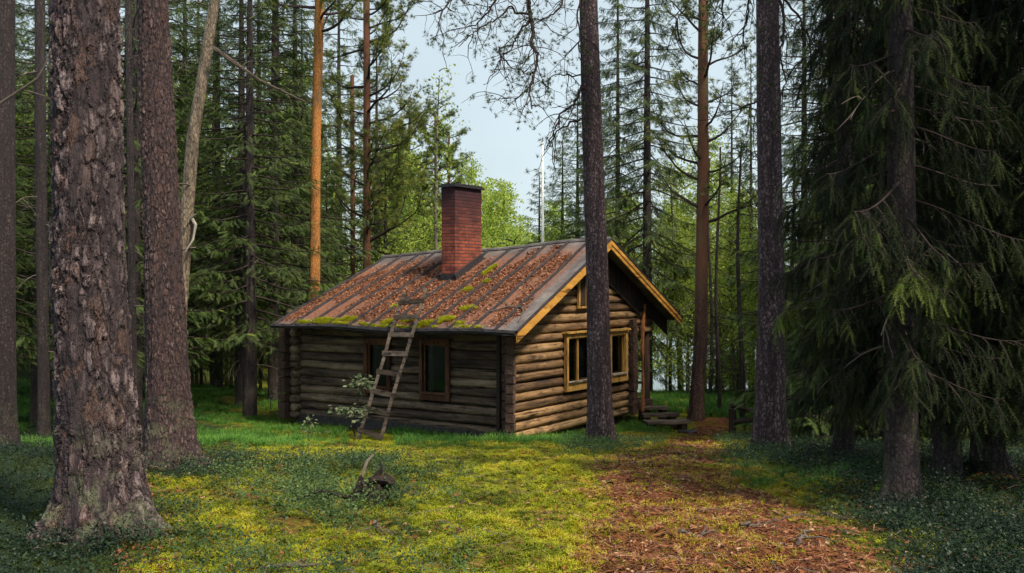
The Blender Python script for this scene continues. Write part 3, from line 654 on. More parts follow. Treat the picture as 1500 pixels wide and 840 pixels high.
# fallen branches on the floor
def fallen(pts, r0, lab, side=()):
    P = []
    for px, d in pts: g = onground(px, d); P.append(g + [0, 0, .03])
    P = np.array(P); b_ = P[0].copy(); m_ = MB(); t_ = np.linspace(0, 1, len(P)); tt = np.linspace(0, 1, 14)
    Q = np.stack([np.interp(tt, t_, P[:, i]) for i in range(3)], -1) + RNG.normal(0, .008, (14, 3)); Q[:, 2] = np.maximum(Q[:, 2], gz(Q[:, 0], Q[:, 1]) + .012)
    m_.tube(Q - b_, np.linspace(r0, r0 * .35, 14), 6, True, rough=.12)
    for s_i, dx, dy in side:
        s0 = Q[s_i]; s1 = s0 + [dx * .5, dy * .5, .02]; s2 = s0 + [dx, dy, .0]; s2[2] = gzf(s2[0], s2[1]) + .02; m_.tube(np.array([s0, s1, s2]) - b_, [r0 * .5, r0 * .4, r0 * .2], 5)
    tag(at_world(m_.build('fallen_branch', M['deadtwig']), tuple(b_)), lab, 'branch', 'fallen branches')
fallen([(1085, 6.35), (1115, 6.5), (1148, 6.62)], .012, 'straight dead branch on the middle of the path', ((7, .1, -.09),))
fallen([(1168, 5.95), (1178, 6.1), (1205, 6.45)], .013, 'forked dead branch on the right edge of the path', ((4, .18, -.12),))
fallen([(995, 5.95), (1022, 6.05), (1050, 6.2)], .014, 'short knobbly branch on the orange moss left of the path', ((8, .06, .12),))
fallen([(548, 6.55), (556, 6.3), (580, 6.25)], .009, 'bent twig in the moss just below the stump')
fallen([(380, 5.45), (430, 5.5), (500, 5.42)], .014, 'half-buried branch at the front edge of the moss', ((6, .1, .1),))
fallen([(300, 8.6), (345, 8.2), (352, 7.8)], .010, 'curved twig beside the second pine from the left')
M['root'] = bark('exposed_root_bark', (.02, .014, .012), (.09, .06, .05), (.22, .17, .15), 40, 40, bst=.7)
for pts, r0, lab in (([(1118, 12.1), (1085, 11.6), (1052, 11.3), (1020, 11.4)], .032, 'exposed root creeping from the scaly right-hand pine onto the path'),
                     ([(1290, 7.15), (1235, 6.95), (1190, 7.0), (1150, 6.85), (1120, 6.9)], .026, 'long exposed root running from the nearest drooping spruce onto the path')):
    P = np.array([onground(a, b_) + [0, 0, .006] for a, b_ in pts]); b0_ = P[0].copy(); tt = np.linspace(0, 1, 22); t_ = np.linspace(0, 1, len(P)); Q = np.stack([np.interp(tt, t_, P[:, i]) for i in range(3)], -1)
    Q[:, 0] += .03 * np.sin(tt * 17); Q[:, 1] += .03 * np.sin(tt * 13 + 1); Q[:, 2] = gz(Q[:, 0], Q[:, 1]) + .012 - .02 * (tt > .93); mb = MB(); mb.tube(Q - b0_, np.linspace(r0, r0 * .35, 22), 7, True, rough=.12)
    tag(at_world(mb.build('exposed_root', M['root'], None, True), tuple(b0_)), lab, 'root')
# low rail fence by the lake path
fx = onground(1073, 19.3); fn_ = tag(empty('rail_fence', tuple(fx)), 'low dark rail fence running down toward the lake at the right', 'fence')
for dx, dy, h_ in ((0, 0, .55), (1.55, .9, .6)): mb = MB(); mb.tube([(dx, dy, -.2), (dx, dy, h_)], [.075, .07], 8, True, rough=.05); mb.build('post', M['darklog'], fn_)
for a, b_ in (((-.05, -.05, .62), (1.7, .9, .12)), ((.0, -.08, .30), (1.6, .85, .38))): mb = MB(); mb.tube([a, tuple((np.array(a) + b_) / 2 + [0, 0, -.03]), b_], [.05, .045, .04], 7, True); mb.build('rail', M['darklog'], fn_)
fx = onground(245, 29.5); fn_ = tag(empty('board_fence', tuple(fx)), 'old brown board fence in shadow behind the spruces left of the cabin', 'fence')
M['oldboard'] = wood('old_brown_board', 2, [(.3, (.03, .018, .012)), (.5, (.10, .055, .028)), (.8, (.24, .14, .07))], .8)
mb = MB()
for i in range(46):
    if random.random() < .1: continue
    x = i * .14; y = .012 * i; z = gzf(fx[0] + x, fx[1] + y) - fx[2]; h_ = 1.15 + random.gauss(0, .06); mb.beam((x, y, z - .1), (x + random.gauss(0, .02), y, z + h_), .10, .02, up=(0, 1, 0))
mb.build('board_panel', M['oldboard'], fn_)
mb = MB(); mb.beam((-.1, .04, .9), (6.3, .12, .85), .03, .08); mb.build('crossbar', M['oldboard'], fn_)
# ================================================================ trees
def spray_t(pairs, w, ang=.75, drop=.12, tl=.42):
    V, Fc = [], []
    def tri(p, d, l, w_):
        n = np.array([-d[1], d[0], 0]); i = len(V); V.extend([p + n * w_ / 2, p - n * w_ / 2, p + d * l]); Fc.append([i, i + 1, i + 2])
    tri(np.zeros(3), np.array([1., 0, 0]), 1.0, w)
    for j in range(pairs):
        t = .10 + .80 * j / pairs
        for s in (-1, 1):
            a = s * ang * random.uniform(.8, 1.2); l = tl * (1 - t * .75) * random.uniform(.75, 1.15)
            tri(np.array([t, 0, 0]), np.array([math.cos(a), math.sin(a), random.uniform(-.25, .1)]), l, w)
    V = np.array(V); V[:, 2] -= drop * V[:, 0] ** 2; return V, np.array(Fc)
SPR = spray_t(9, .040, tl=.36)
def tuft_t(n, w):
    V, Fc = [], []
    for i in range(n):
        a = i * 2.399; z = 1 - (i + .5) / n * 1.25; r = math.sqrt(max(0, 1 - z * z)); d = np.array([z * .9 + .1, r * math.cos(a), r * math.sin(a)])
        s = np.cross(d, [.3, .5, .8]); s /= np.linalg.norm(s); V += [s * w / 2, -s * w / 2, d * random.uniform(.7, 1.1)]; Fc.append([3 * i, 3 * i + 1, 3 * i + 2])
    return np.array(V), np.array(Fc)
TUF = tuft_t(15, .10)
LEAF_V = np.array([[0, 0, 0], [.45, .34, .06], [1, 0, -.05], [.45, -.34, .06]]); LEAF_F = np.array([[0, 1, 2, 3]])

def trunk_mesh(name, mat, H, rad, bend, sides=14, nseg=24, lobes=0, flare=.5, roots=(), z0=-.15, smooth=True, zs=None):
    """rad(z), bend(z)->(x,y); roots: (angle, reach)"""
    zs = np.linspace(z0, H, nseg) if zs is None else zs
    th = np.arange(sides) / sides * 2 * np.pi; Z, T = np.meshgrid(zs, th, indexing='ij')
    r = np.vectorize(rad)(Z) 
    e = np.exp(-np.maximum(Z, 0) / .20)
    if lobes: r = r * (1 + flare * .55 * np.exp(-np.maximum(Z, 0) / .35) + flare * e * .5 * (1 + np.sin(T * lobes + 1)) / 1)
    for an, re in roots:
        d = (T - an + np.pi) % (2 * np.pi) - np.pi; r = r + re * np.exp(-(d / .30) ** 2) * np.exp(-np.maximum(Z, 0) / .13)
    r = r * (1 + .035 * np.sin(T * 3 + Z * .8) + .02 * np.sin(T * 5 - Z * 1.7))
    bx = np.array([bend(z) for z in zs]); X = bx[:, 0][:, None] + r * np.cos(T); Y = bx[:, 1][:, None] + r * np.sin(T)
    idx = np.arange(len(zs) * sides).reshape(len(zs), sides); nx = np.roll(idx, -1, 1)
    q = np.stack([idx[:-1], nx[:-1], nx[1:], idx[1:]], -1).reshape(-1, 4)
    mb = MB(); mb.add(np.stack([X, Y, Z], -1).reshape(-1, 3), q, .5)
    mb.add([(bx[-1][0], bx[-1][1], zs[-1] + .02)] + list(np.stack([X, Y, Z], -1)[-1]), np.array([[0, 1 + i, 1 + (i + 1) % sides] for i in range(sides)]), .5)
    return mb.mesh(name, mat, smooth)
def child(name, me, parent):
    o = bpy.data.objects.new(name, me); col.objects.link(o); o.parent = parent; return o

def crv(p, d, L, n, droop=0., wig=.1, up=0.):
    """wandering limb"""
    P = [np.array(p, float)]; d = np.array(d, float); d /= np.linalg.norm(d)
    for i in range(n):
        d = d + np.array([random.gauss(0, wig), random.gauss(0, wig), random.gauss(0, wig) - droop / n + up * i / n]); d /= np.linalg.norm(d); P.append(P[-1] + d * L / n)
    return np.array(P)

def spruce_parts(H, zb, Rm, nb, spr=.34, per=17, droop=.45, bright=0., hang=.8, top=.02):
    br = MB(); pos, dr, sc, rn = [], [], [], []
    for i in range(nb):
        u_ = (i + random.random()) / nb; h = zb + (H - zb) * u_ ** 1.05 * .985; az = i * 2.39996 + random.gauss(0, .3)
        L = Rm * (1 - u_) ** .8 * random.uniform(.65, 1.2) + .22; o_ = np.array([math.cos(az), math.sin(az), 0]); sd_ = np.array([-o_[1], o_[0], 0])
        t = np.linspace(0, 1, 7); dp = droop * (1 - .7 * u_) * random.uniform(.7, 1.3)
        P = o_ * (L * t)[:, None] * .97 + np.array([0, 0, 1.]) * (h + L * (.18 * u_ * t - dp * t ** 1.4 + .30 * t ** 3))[:, None] + sd_ * (.12 * L * t ** 2 * random.gauss(0, 1))[:, None]
        br.tube(P, np.linspace(.009 + .010 * L, .004, 7), 4)
        n = int(per * L) + 4; tt = RNG.uniform(.12, 1.0, n) ** .8
        pp = np.stack([np.interp(tt, t, P[:, j]) for j in range(3)], -1); s = RNG.choice([-1, 1], n) * RNG.uniform(.2, 1.0, n)
        d = o_ * RNG.uniform(.3, .9, n)[:, None] + sd_ * s[:, None] + np.array([0, 0, -1.]) * RNG.uniform(.0, hang, n)[:, None]
        far = RNG.random(n) ** 1.2 * .34 * L * (1 - tt * .5)
        pp = pp + sd_ * (s * far)[:, None] - np.array([0, 0, 1.]) * (far * RNG.uniform(.1, .6, n))[:, None]
        pos.append(pp); dr.append(d); sc.append(spr * RNG.uniform(.55, 1.15, n) * (.72 + .28 * (1 - u_))); rn.append(np.clip(.15 + .35 * tt * RNG.random(n) + .30 * RNG.random(n) + bright + .25 * (RNG.random(n) < .06), 0, 1))
    # the leader
    n = 14; zt_ = H - np.linspace(0, .9, n); pos.append(np.stack([zt_ * 0, zt_ * 0, zt_], -1)); a = np.arange(n) * 2.4; dr.append(np.stack([np.cos(a), np.sin(a), np.full(n, .5)], -1)); sc.append(np.linspace(.12, .35, n)); rn.append(np.full(n, .5))
    pos, dr, sc, rn = map(np.concatenate, (pos, dr, sc, rn)); cr = MB()
    cr.scatter(SPR[0], SPR[1], pos, rots(dr, RNG.uniform(-.9, .9, len(pos))), sc, rn); return br, cr

def pine_parts(H, zb, Rm, nb, tuft=.13, sub=5, per=7, droopy=.0, one_side=None, bright=0.):
    br = MB(); pos, dr, rn = [], [], []
    for i in range(nb):
        u_ = (i + random.random()) / nb; h = zb + (H - zb) * u_; az = i * 2.39996 + random.gauss(0, .4)
        if one_side is not None and random.random() < .6: az = one_side + random.gauss(0, .5)
        L = Rm * (1 - .62 * u_ ** 1.6) * random.uniform(.5, 1.15)
        P = crv((0, 0, h), (math.cos(az), math.sin(az), .25 - droopy), L, 9, droopy, .13, .35); br.tube(P, np.linspace(.018 + .012 * L, .007, 10), 5)
        for j in range(sub):
            k_ = random.randint(3, 9); dd = (P[k_] - P[k_ - 1]); dd /= np.linalg.norm(dd); dd = dd + np.array([random.gauss(0, .75), random.gauss(0, .75), random.gauss(.1, .4)])
            Q = crv(P[k_], dd, L * random.uniform(.18, .42), 5, .1, .16, .3); br.tube(Q, np.linspace(.010, .004, 6), 4)
            for m_ in range(per):
                a = random.uniform(.35, 1) * 5; i0 = min(4, int(a)); p = Q[i0] + (Q[i0 + 1] - Q[i0]) * (a - i0); pos.append(p + RNG.normal(0, .07, 3) + [0, 0, .02]); dr.append(RNG.normal(0, .6, 3) + [0, 0, .7])
                rn.append(random.uniform(0, .8) + bright + .15 * (p[2] > Q[0][2]))
    pos = np.array(pos); cr = MB(); cr.scatter(TUF[0], TUF[1], pos, rots(np.array(dr), RNG.uniform(0, 6, len(pos))), tuft * RNG.uniform(.6, 1.2, len(pos)), np.clip(rn, 0, 1)); return br, cr

def birch_parts(H, zb, Rm, nb, leaf=.055, per=70, bright=0.):
    br = MB(); pos = []; rn = []
    for i in range(nb):
        u_ = (i + random.random()) / nb; h = zb + (H - zb) * u_; az = i * 2.39996; L = Rm * (1 - .75 * u_) * random.uniform(.6, 1.2)
        P = crv((0, 0, h), (math.cos(az), math.sin(az), .9), L, 7, .9, .12); br.tube(P, np.linspace(.014, .004, 8), 4)
        n = int(per * L); a = RNG.uniform(1, 6.999, n); i0 = a.astype(int); p = P[i0] + (P[i0 + 1] - P[i0]) * (a - i0)[:, None]
        q_ = RNG.normal(0, .16, (n, 3)); q_[:, 2] = -np.abs(q_[:, 2]) * 1.2 + .05; pos.append(p + q_); rn.append(RNG.random(n) * .8 + .2 * (i % 3 == 0) + bright)
    pos = np.concatenate(pos); rn = np.clip(np.concatenate(rn), 0, 1); cr = MB()
    cr.scatter(LEAF_V, LEAF_F, pos, rots(RNG.normal(0, 1, (len(pos), 3)) + [0, 0, -.4], RNG.uniform(0, 6, len(pos))), leaf * RNG.uniform(.7, 1.4, len(pos)), rn); return br, cr

class Multi:
    def __init__(s, L): s.L = L
    def build(s, name, mat, parent):
        o_ = [m_.build(name, mat, parent) for m_ in s.L]; return o_[0]
def deadtwigs(n, za, zb_, L, arch=.8, az0=None, fork=3):
    if n <= 8: return Multi([_dead(1, za, zb_, L, arch, az0, fork) for i in range(n)])
    return _dead(n, za, zb_, L, arch, az0, fork)
def _dead(n, za, zb_, L, arch=.8, az0=None, fork=3):
    mb = MB()
    for i in range(n):
        az = random.uniform(0, 6.3) if az0 is None else az0 + random.gauss(0, .7); l = L * random.uniform(.4, 1.1); P = crv((0, 0, random.uniform(za, zb_)), (math.cos(az), math.sin(az), random.uniform(-.3, .3)), l, 8, arch, .08)
        mb.tube(P, np.linspace(.011, .003, 9), 4)
        for j in range(fork):
            k_ = random.randint(2, 7); d = P[k_] - P[k_ - 1]; d /= np.linalg.norm(d); Q = crv(P[k_], d + RNG.normal(0, .6, 3), l * random.uniform(.2, .5), 5, arch * .6, .12); mb.tube(Q, np.linspace(.006, .002, 6), 3)
    return mb

def thing_tree(name, label, cat, px, d, group=None, rz=0., sc=1.0, xyz=None):
    p = onground(px, d) if xyz is None else xyz; e = empty(name, tuple(p), rz); e.scale = (sc,) * 3; tag(e, label, cat, group); return e
def copy_tree(src, label, px, d, rz, sc, group, scz=None):
    e = src.copy(); col.objects.link(e); p = onground(px, d); e.location = tuple(p); e.rotation_euler = (0, 0, rz); e.scale = (sc, sc, scz or sc)
    e['label'] = label
    if group: e['group'] = group
    elif 'group' in e: del e['group']
    for c in list(src.children): k_ = c.copy(); col.objects.link(k_); k_.parent = e
    return e

# --- the big foreground pine
A = thing_tree('pine_tree', 'thickest pine trunk at far left front with deep plated grey-brown bark', 'pine tree', 150, 6.2)
bw = lambda px_of_z, d, base: (lambda z: (np.interp(z + base[2] - EYE, [-3, 0, 1.75, 6], px_of_z) - 0, 0))
def bender(pts, d, base):       # pts: picture rows and trunk centres, as measured
    zz = [EYE + (HZ - py) / F * d - base[2] for px, py in pts][::-1]; xx = [(px - 750) / F * d - base[0] for px, py in pts][::-1]
    return lambda z: (float(np.interp(z, zz, xx)), 0.0)
def radf(pts): 
    zz = [p[0] for p in pts]; rr = [p[1] for p in pts]; return lambda z: float(np.interp(z, zz, rr))
base = onground(150, 6.2)
me = trunk_mesh('trunk', M['barkA'], 7.5, radf([(-.3, .262), (.0, .250), (.4, .235), (1.3, .215), (3.2, .190), (7.5, .165)]), bender([(127, -900), (127, 0), (130, 400), (140, 620), (150, 780)], 6.2, base), 300, 1500, 5, .22, ((-.35, .26), (-2.6, .12), (-1.6, .07)), zs=np.concatenate([np.linspace(-.2, 3.9, 1150), np.linspace(3.905, 7.5, 350)]))
child('trunk', me, A)
mb = deadtwigs(3, 4.2, 6.5, 1.2); mb.build('dead_branch', M['deadtwig'], A)
# --- second pine
B = thing_tree('pine_tree', 'tall reddish-grey pine trunk right of the thickest one, rooted on a mossy mound', 'pine tree', 249, 9.0); base = onground(249, 9.0)
me = trunk_mesh('trunk', M['barkB'], 9, radf([(-.3, .225), (0, .21), (.5, .192), (1.6, .168), (3.9, .132), (9, .11)]), bender([(215, -900), (224, 0), (240, 400), (246, 600), (249, 680)], 9.0, base), 200, 1000, 6, .25, ((-.2, .16), (-1.4, .10), (-2.9, .14)), zs=np.concatenate([np.linspace(-.2, 4.3, 850), np.linspace(4.305, 9, 150)]))
child('trunk', me, B)
# --- pine standing before the gable
Cc = thing_tree('pine_tree', 'straight scaly pine trunk standing in front of the gable between its two windows', 'pine tree', 879, 14.8); base = onground(879, 14.8)
bC = bender([(858, -900), (862, 0), (874, 400), (878, 560), (880, 640)], 14.8, base)
child('trunk', trunk_mesh('trunk', M['barkC'], 11, radf([(-.3, .215), (0, .21), (.5, .185), (2, .166), (6.3, .135), (11, .11)]), bC, 40, 120, 5, .15, ((-.3, .1),)), Cc)
# --- pine right of the path
D = thing_tree('pine_tree', 'scaly pine trunk at the right side of the path, shrubs round its foot', 'pine tree', 1130, 12.5); base = onground(1130, 12.5)
bD = bender([(1122, -900), (1124, 0), (1129, 400), (1129, 560), (1130, 655)], 12.5, base)
child('trunk', trunk_mesh('trunk', M['barkC'], 10, radf([(-.3, .24), (0, .225), (.5, .19), (2, .158), (5.6, .135), (10, .11)]), bD, 40, 120, 5, .08, ((.2, .05), (3, .05))), D)

# crooked hanging limbs of the two near pines, shapes measured from the photograph
def limbset(owner, basept, d0, lines, tufts=True, dens=1.0):
    br, pos, dr = MB(), [], []
    for pts, r0, r1, dd in lines:
        P = np.array([W(px, py, d0 + dd * (i / max(1, len(pts) - 1))) for i, (px, py) in enumerate(pts)]) - basept
        n = len(P) * 4; t = np.linspace(0, 1, len(P)); tt = np.linspace(0, 1, n); Q = np.stack([np.interp(tt, t, P[:, j]) for j in range(3)], -1)
        Qs = Q.copy(); Qs[1:-1] = (Q[:-2] + Q[1:-1] * 2 + Q[2:]) / 4; Q = Qs + RNG.normal(0, .010, Q.shape); br.tube(Q, np.linspace(r0, r1, n), 6)
        L = np.linalg.norm(np.diff(Q, axis=0), axis=1).sum()
        for j in range(int(L * 7.5 * dens)):
            k_ = random.randint(2, n - 2); dv = RNG.normal(0, .8, 3) + (Q[k_ + 1] - Q[k_]) * 6; dv[2] -= .35; S = crv(Q[k_], dv, random.uniform(.25, .8), 7, .35, .22); br.tube(S, np.linspace(min(r0 * .5, .008), .0025, 8), 4)
            for h in range(2):
                S2 = crv(S[random.randint(2, 6)], RNG.normal(0, .8, 3) + [0, 0, -.2], random.uniform(.12, .35), 4, .2, .2); br.tube(S2, np.linspace(.004, .002, 5), 3)
                if tufts and random.random() < .8:
                    for q_ in range(random.randint(1, 4)): pos.append(S2[-1] + RNG.normal(0, .035, 3)); dr.append(RNG.normal(0, .7, 3) + [0, 0, .4])
            if tufts and random.random() < .7:
                for q_ in range(random.randint(2, 5)): pos.append(S[-1] + RNG.normal(0, .04, 3)); dr.append(RNG.normal(0, .7, 3) + [0, 0, .4])
    br.build('branch', M['twig'], owner)
    if pos: pos = np.array(pos); cr = MB(); cr.scatter(TUF[0], TUF[1], pos, rots(np.array(dr), RNG.uniform(0, 6, len(pos))), .062 * RNG.uniform(.6, 1.2, len(pos)), RNG.random(len(pos)) * .55); cr.build('crown', M['pine'], owner)
limbset(Cc, onground(879, 14.8), 14.8, [
    ([(861, -150), (820, -110), (780, -60), (772, -5), (778, 28), (782, 52), (777, 66), (788, 78), (785, 105), (776, 130), (779, 160)], .045, .010, -1.0),
    ([(778, 28), (765, 42), (755, 58), (752, 68), (730, 71), (735, 84), (725, 105), (708, 125)], .020, .005, -.6),
    ([(780, 20), (760, 22), (748, 8), (730, 28), (708, 38), (690, 52), (672, 70)], .020, .005, -.8),
    ([(861, -120), (800, -70), (745, -40), (722, 10), (700, 36), (668, 44)], .030, .006, -.4),
    ([(861, -90), (835, -30), (822, 10), (808, 24), (786, 30), (770, 26)], .022, .006, -.5),
    ([(735, 84), (752, 100), (770, 108), (800, 112)], .010, .004, -.5),
    ([(785, 105), (774, 128), (756, 144), (712, 146)], .012, .004, -.5),
    ([(852, 110), (830, 111), (812, 108), (800, 120)], .014, .005, -.4),
    ([(855, 112), (848, 140), (838, 155), (822, 165), (815, 185), (806, 205), (798, 222)], .024, .006, -.6),
    ([(858, 172), (840, 178), (822, 188), (808, 205), (800, 218)], .020, .006, -.4),
    ([(862, -60), (845, 20), (850, 60), (846, 90)], .016, .005, -.5),
    ([(862, -200), (720, -90), (680, -30), (650, 10), (640, 40)], .030, .005, -1.4),
])
limbset(D, onground(1130, 12.5), 12.5, [
    ([(1124, -40), (1146, 10), (1148, 50), (1142, 80), (1150, 110), (1146, 140)], .022, .006, -.3),
    ([(1122, -60), (1098, -20), (1096, 20), (1088, 50), (1092, 100)], .018, .005, .4),
    ([(1126, 130), (1110, 150), (1085, 158), (1062, 170)], .016, .005, .5),
    ([(1130, 215), (1105, 222), (1085, 235)], .010, .004, .3),
    ([(1124, -90), (1060, -50), (1020, -20), (1000, 15), (990, 40)], .022, .005, .4),
    ([(1126, -20), (1160, 10), (1185, 50), (1190, 100), (1180, 140)], .018, .005, .4),
    ([(1123, -90), (1090, -60), (1060, 0), (1058, 60)], .018, .005, .6),
], dens=1.3)
# --- distinct middle-distance trunks
def pine(label, px, d, mat, rb, rt, H, pts, crown=None, group=None, twigs=0):
    e = thing_tree('pine_tree', label, 'pine tree', px, d, group); base = onground(px, d)
    bf = bender(pts, d, base); child('trunk', trunk_mesh('trunk', mat, H, radf([(-.3, rb * 1.25), (.2, rb), (H * .45, (rb + rt) / 2), (H, rt)]), bf, 20, 60, 4, .2), e)
    if crown:
        b_, c_ = pine_parts(**crown); off = bf(crown['zb'] + 1)
        for m_, nm, mt in ((b_, 'branch', M['twig']), (c_, 'crown', M['pine'])): o_ = m_.build(nm, mt, e); o_.location = (off[0], off[1], 0)
    if twigs:
        o_ = deadtwigs(twigs, 1.5, H * .8, 1.1).build('dead_branch', M['deadtwig'], e)
    return e
pine('bright orange pine trunk rising behind the left end of the roof', 462, 23.6, M['barkOr'], .13, .10, 13, [(474, -400), (468, 0), (463, 200), (461, 415), (461, 600)], dict(H=12.5, zb=8.6, Rm=2.4, nb=26, tuft=.12, per=14, bright=.1))
pine('slim dark-red pine with a spreading crown, right of the orange trunk', 538, 32, M['barkJ'], .14, .10, 14, [(536, -400), (537, 0), (538, 400), (538, 600)], dict(H=14, zb=4.6, Rm=3.0, nb=46, tuft=.135, sub=7, per=15, one_side=-.3, bright=.15))
pine('thin dark pine between the orange trunk and the dark-red pine', 517, 35, M['barkJ'], .10, .07, 11, [(514, -200), (516, 150), (518, 600)], dict(H=10.5, zb=4.5, Rm=1.8, nb=26, tuft=.13, per=12, bright=.05))
pine('reddish pine trunk by the lake, right of the porch, thin crown above', 1024, 22, M['barkJ'], .155, .09, 12, [(1028, -400), (1030, 0), (1030, 250), (1026, 500), (1020, 600)], dict(H=12, zb=4.2, Rm=1.7, nb=38, tuft=.11, sub=5, per=10, bright=.05), twigs=6)
pine('almost black pine trunk cut by the left edge of the picture', 2, 13.5, M['barkS'], .18, .15, 10, [(2, -600), (3, 0), (2, 620)])
pine('thin dark trunk seen left of the thickest pine', 60, 17, M['barkS'], .10, .08, 9, [(56, -300), (58, 0), (64, 600)], twigs=14)
pine('thin dark trunk squeezed between the two big left pines', 189, 15, M['barkS'], .055, .045, 9, [(187, -300), (188, 0), (196, 620)], twigs=8)
pine('brown-red trunk rising behind the drooping spruces at the right', 1238, 15.5, M['barkJ'], .12, .10, 10, [(1230, -300), (1232, 0), (1238, 300), (1240, 640)])
pine('thinner of the two trunks rising behind the drooping spruces at the right', 1219, 18, M['barkS'], .075, .06, 10, [(1214, -300), (1215, 0), (1222, 300), (1224, 640)], twigs=5)
# leaning dead tree
e = thing_tree('dead_tree', 'leaning bare grey-brown dead trunk behind the second big pine', 'dead tree', 247, 13); base = onground(247, 13)
child('trunk', trunk_mesh('trunk', M['barkG'], 6.8, radf([(-.3, .12), (0, .105), (3, .088), (6.8, .06)]), bender([(330, -200), (315, 0), (296, 120), (283, 200), (272, 330), (262, 470), (249, 640)], 13, base), 16, 60), e)
mb = deadtwigs(5, 2.6, 6, .8, 1.2); mb.build('dead_branch', M['deadtwig'], e)
for o_ in e.children:
    if o_.name.startswith('dead_branch'): o_.location = (.35, 0, 0)
mb = MB(); mb.tube([(.30, -.03, 3.05), (.38, -.1, 2.95), (.36, -.15, 2.75), (.28, -.2, 2.6)], [.022, .02, .015, .006], 6); mb.build('bare_snag', plain('peeled_wood', (.26, .23, .20), .7, .2), e)
# long dead pole leaning across from the dead tree
mb = MB(); p0 = W(312, 70, 12.8); p1 = W(452, 152, 14.2); pm = W(380, 118, 13.5); mb.tube([(0, 0, 0), tuple(pm - p0), tuple(p1 - p0)], [.028, .022, .008], 6, True, rough=.1)
for q_ in range(16):
    f_ = random.random(); s0 = (pm - p0) * min(1, f_ * 2) + (p1 - pm) * max(0, f_ * 2 - 1); mb.tube(crv(s0, (random.uniform(-.2, .9), random.gauss(0, .4), random.gauss(-.2, .6)), random.uniform(.2, .7), 5, .5, .15), np.linspace(.006, .002, 6), 3)
tag(at_world(mb.build('snapped_branch', M['deadtwig']), tuple(p0)), 'long snapped dead branch slanting down from the leaning dead trunk', 'branch')
# crooked bare branch at far left
mb = MB(); pts = [(0, 152), (30, 132), (55, 115), (66, 96), (72, 78), (76, 70)]; P = np.array([W(a, b_, 9.5) for a, b_ in pts]); b1 = P[0].copy(); Q = crv(P[2] - b1, (-.6, .2, -.7), .5, 5); mb.tube(np.vstack([[-.35, 0, -.1], P - b1]), np.linspace(.016, .004, 7), 6); mb.tube(Q, np.linspace(.006, .002, 6), 4); mb.tube(crv(P[1] - b1, (.8, .2, -.1), .5, 5), np.linspace(.006, .002, 6), 4)
tag(at_world(mb.build('bare_branch', M['deadtwig']), tuple(b1)), 'crooked bare branch reaching in from the left edge beside the thickest pine', 'branch')

# --- near drooping spruces (right) : needle-level twigs
def twig_t(nn=30, L=1.0, nl=.13, w=.022):
    V, Fc = [], []
    def tri(a, b_, c_): i = len(V); V.extend([a, b_, c_]); Fc.append([i, i + 1, i + 2])
    ax = lambda t: np.array([t * L, 0, -.10 * t * t]); tri(ax(0) + [0, .010, 0], ax(0) - [0, .010, 0], ax(1)); tri(ax(0) + [0, 0, .010], ax(0) - [0, 0, .010], ax(1))
    for i in range(nn):
        t = (i + .5) / nn; a = i * 2.399; d = np.array([.75, math.cos(a) * .85, math.sin(a) * .55 + .15]); d /= np.linalg.norm(d); s = np.cross(d, [0.1, .2, 1]); s /= np.linalg.norm(s); l = nl * (1 - .3 * t)
        tri(ax(t) + s * w / 2, ax(t) - s * w / 2, ax(t) + d * l)
    return np.array(V), np.array(Fc)
TWG = twig_t(22, 1.0, .20, .050)
def hero_parts(H, zb, Rm, nb, seed, lo_len=1.0):
    random.seed(seed); br = MB(); pos, dr, sc, rn = [], [], [], []
    for i in range(nb):
        u_ = (i + random.random()) / nb; h = zb + (H - zb) * u_ ** 1.1; az = i * 2.39996 + random.gauss(0, .3); L = (Rm * (1 - u_ * .75) * random.uniform(.55, 1.15)) * (lo_len if u_ < .2 else 1)
        o_ = np.array([math.cos(az), math.sin(az), 0]); sd_ = np.array([-o_[1], o_[0], 0]); t = np.linspace(0, 1, 10); dp = random.uniform(.45, .8)
        P = o_ * (L * t)[:, None] + np.array([0, 0, 1.]) * (h + L * (.08 * t - dp * t ** 1.5 + .28 * t ** 3.5))[:, None] + sd_ * (.16 * L * t ** 2 * random.gauss(0, 1))[:, None]
        br.tube(P, np.linspace(.009 + .004 * L, .003, 10), 5); fresh = random.random() < .08
        n = int(L * 36)
        for j in range(n):
            tt = random.uniform(.22, 1) ; p = np.array([np.interp(tt, t, P[:, q_]) for q_ in range(3)]); s = random.choice((-1, 1)); l = random.uniform(.18, .52) * (1.15 - .5 * tt)
            d = o_ * random.uniform(.2, .7) + sd_ * s * random.uniform(.3, 1) + np.array([0, 0, -random.uniform(.2, .9)]); Q = crv(p, d, l, 5, 1.3, .10); br.tube(Q, np.linspace(.0035, .0015, 6), 3)
            T_ = Q[1:] - Q[:-1]; b0_ = .08 + .40 * tt * random.random() + (.34 if fresh and tt > .5 else 0)
            for k_ in range(5):
                pos.append(Q[k_]); dr.append(T_[k_] + RNG.normal(0, .01, 3)); sc.append(l / 5 * 1.35 + .03); rn.append(b0_ + .08 * k_ * random.random())
                if k_ < 4 and random.random() < .9:
                    sdv = np.cross(T_[k_], [0, 0, 1]) * random.choice((-1, 1)); sdv /= np.linalg.norm(sdv) + 1e-6
                    pos.append(Q[k_ + 1]); dr.append(T_[k_] / (l / 5) * .8 + sdv * .8 + np.array([0, 0, -.25])); sc.append(random.uniform(.07, .14)); rn.append(b0_ + .15 * random.random())
    pos, dr, sc, rn = map(np.array, (pos, dr, sc, rn)); cr = MB(); cr.scatter(TWG[0], TWG[1], pos, rots(dr, RNG.uniform(-.5, .5, len(pos))), sc, np.clip(rn, 0, 1)); return br, cr
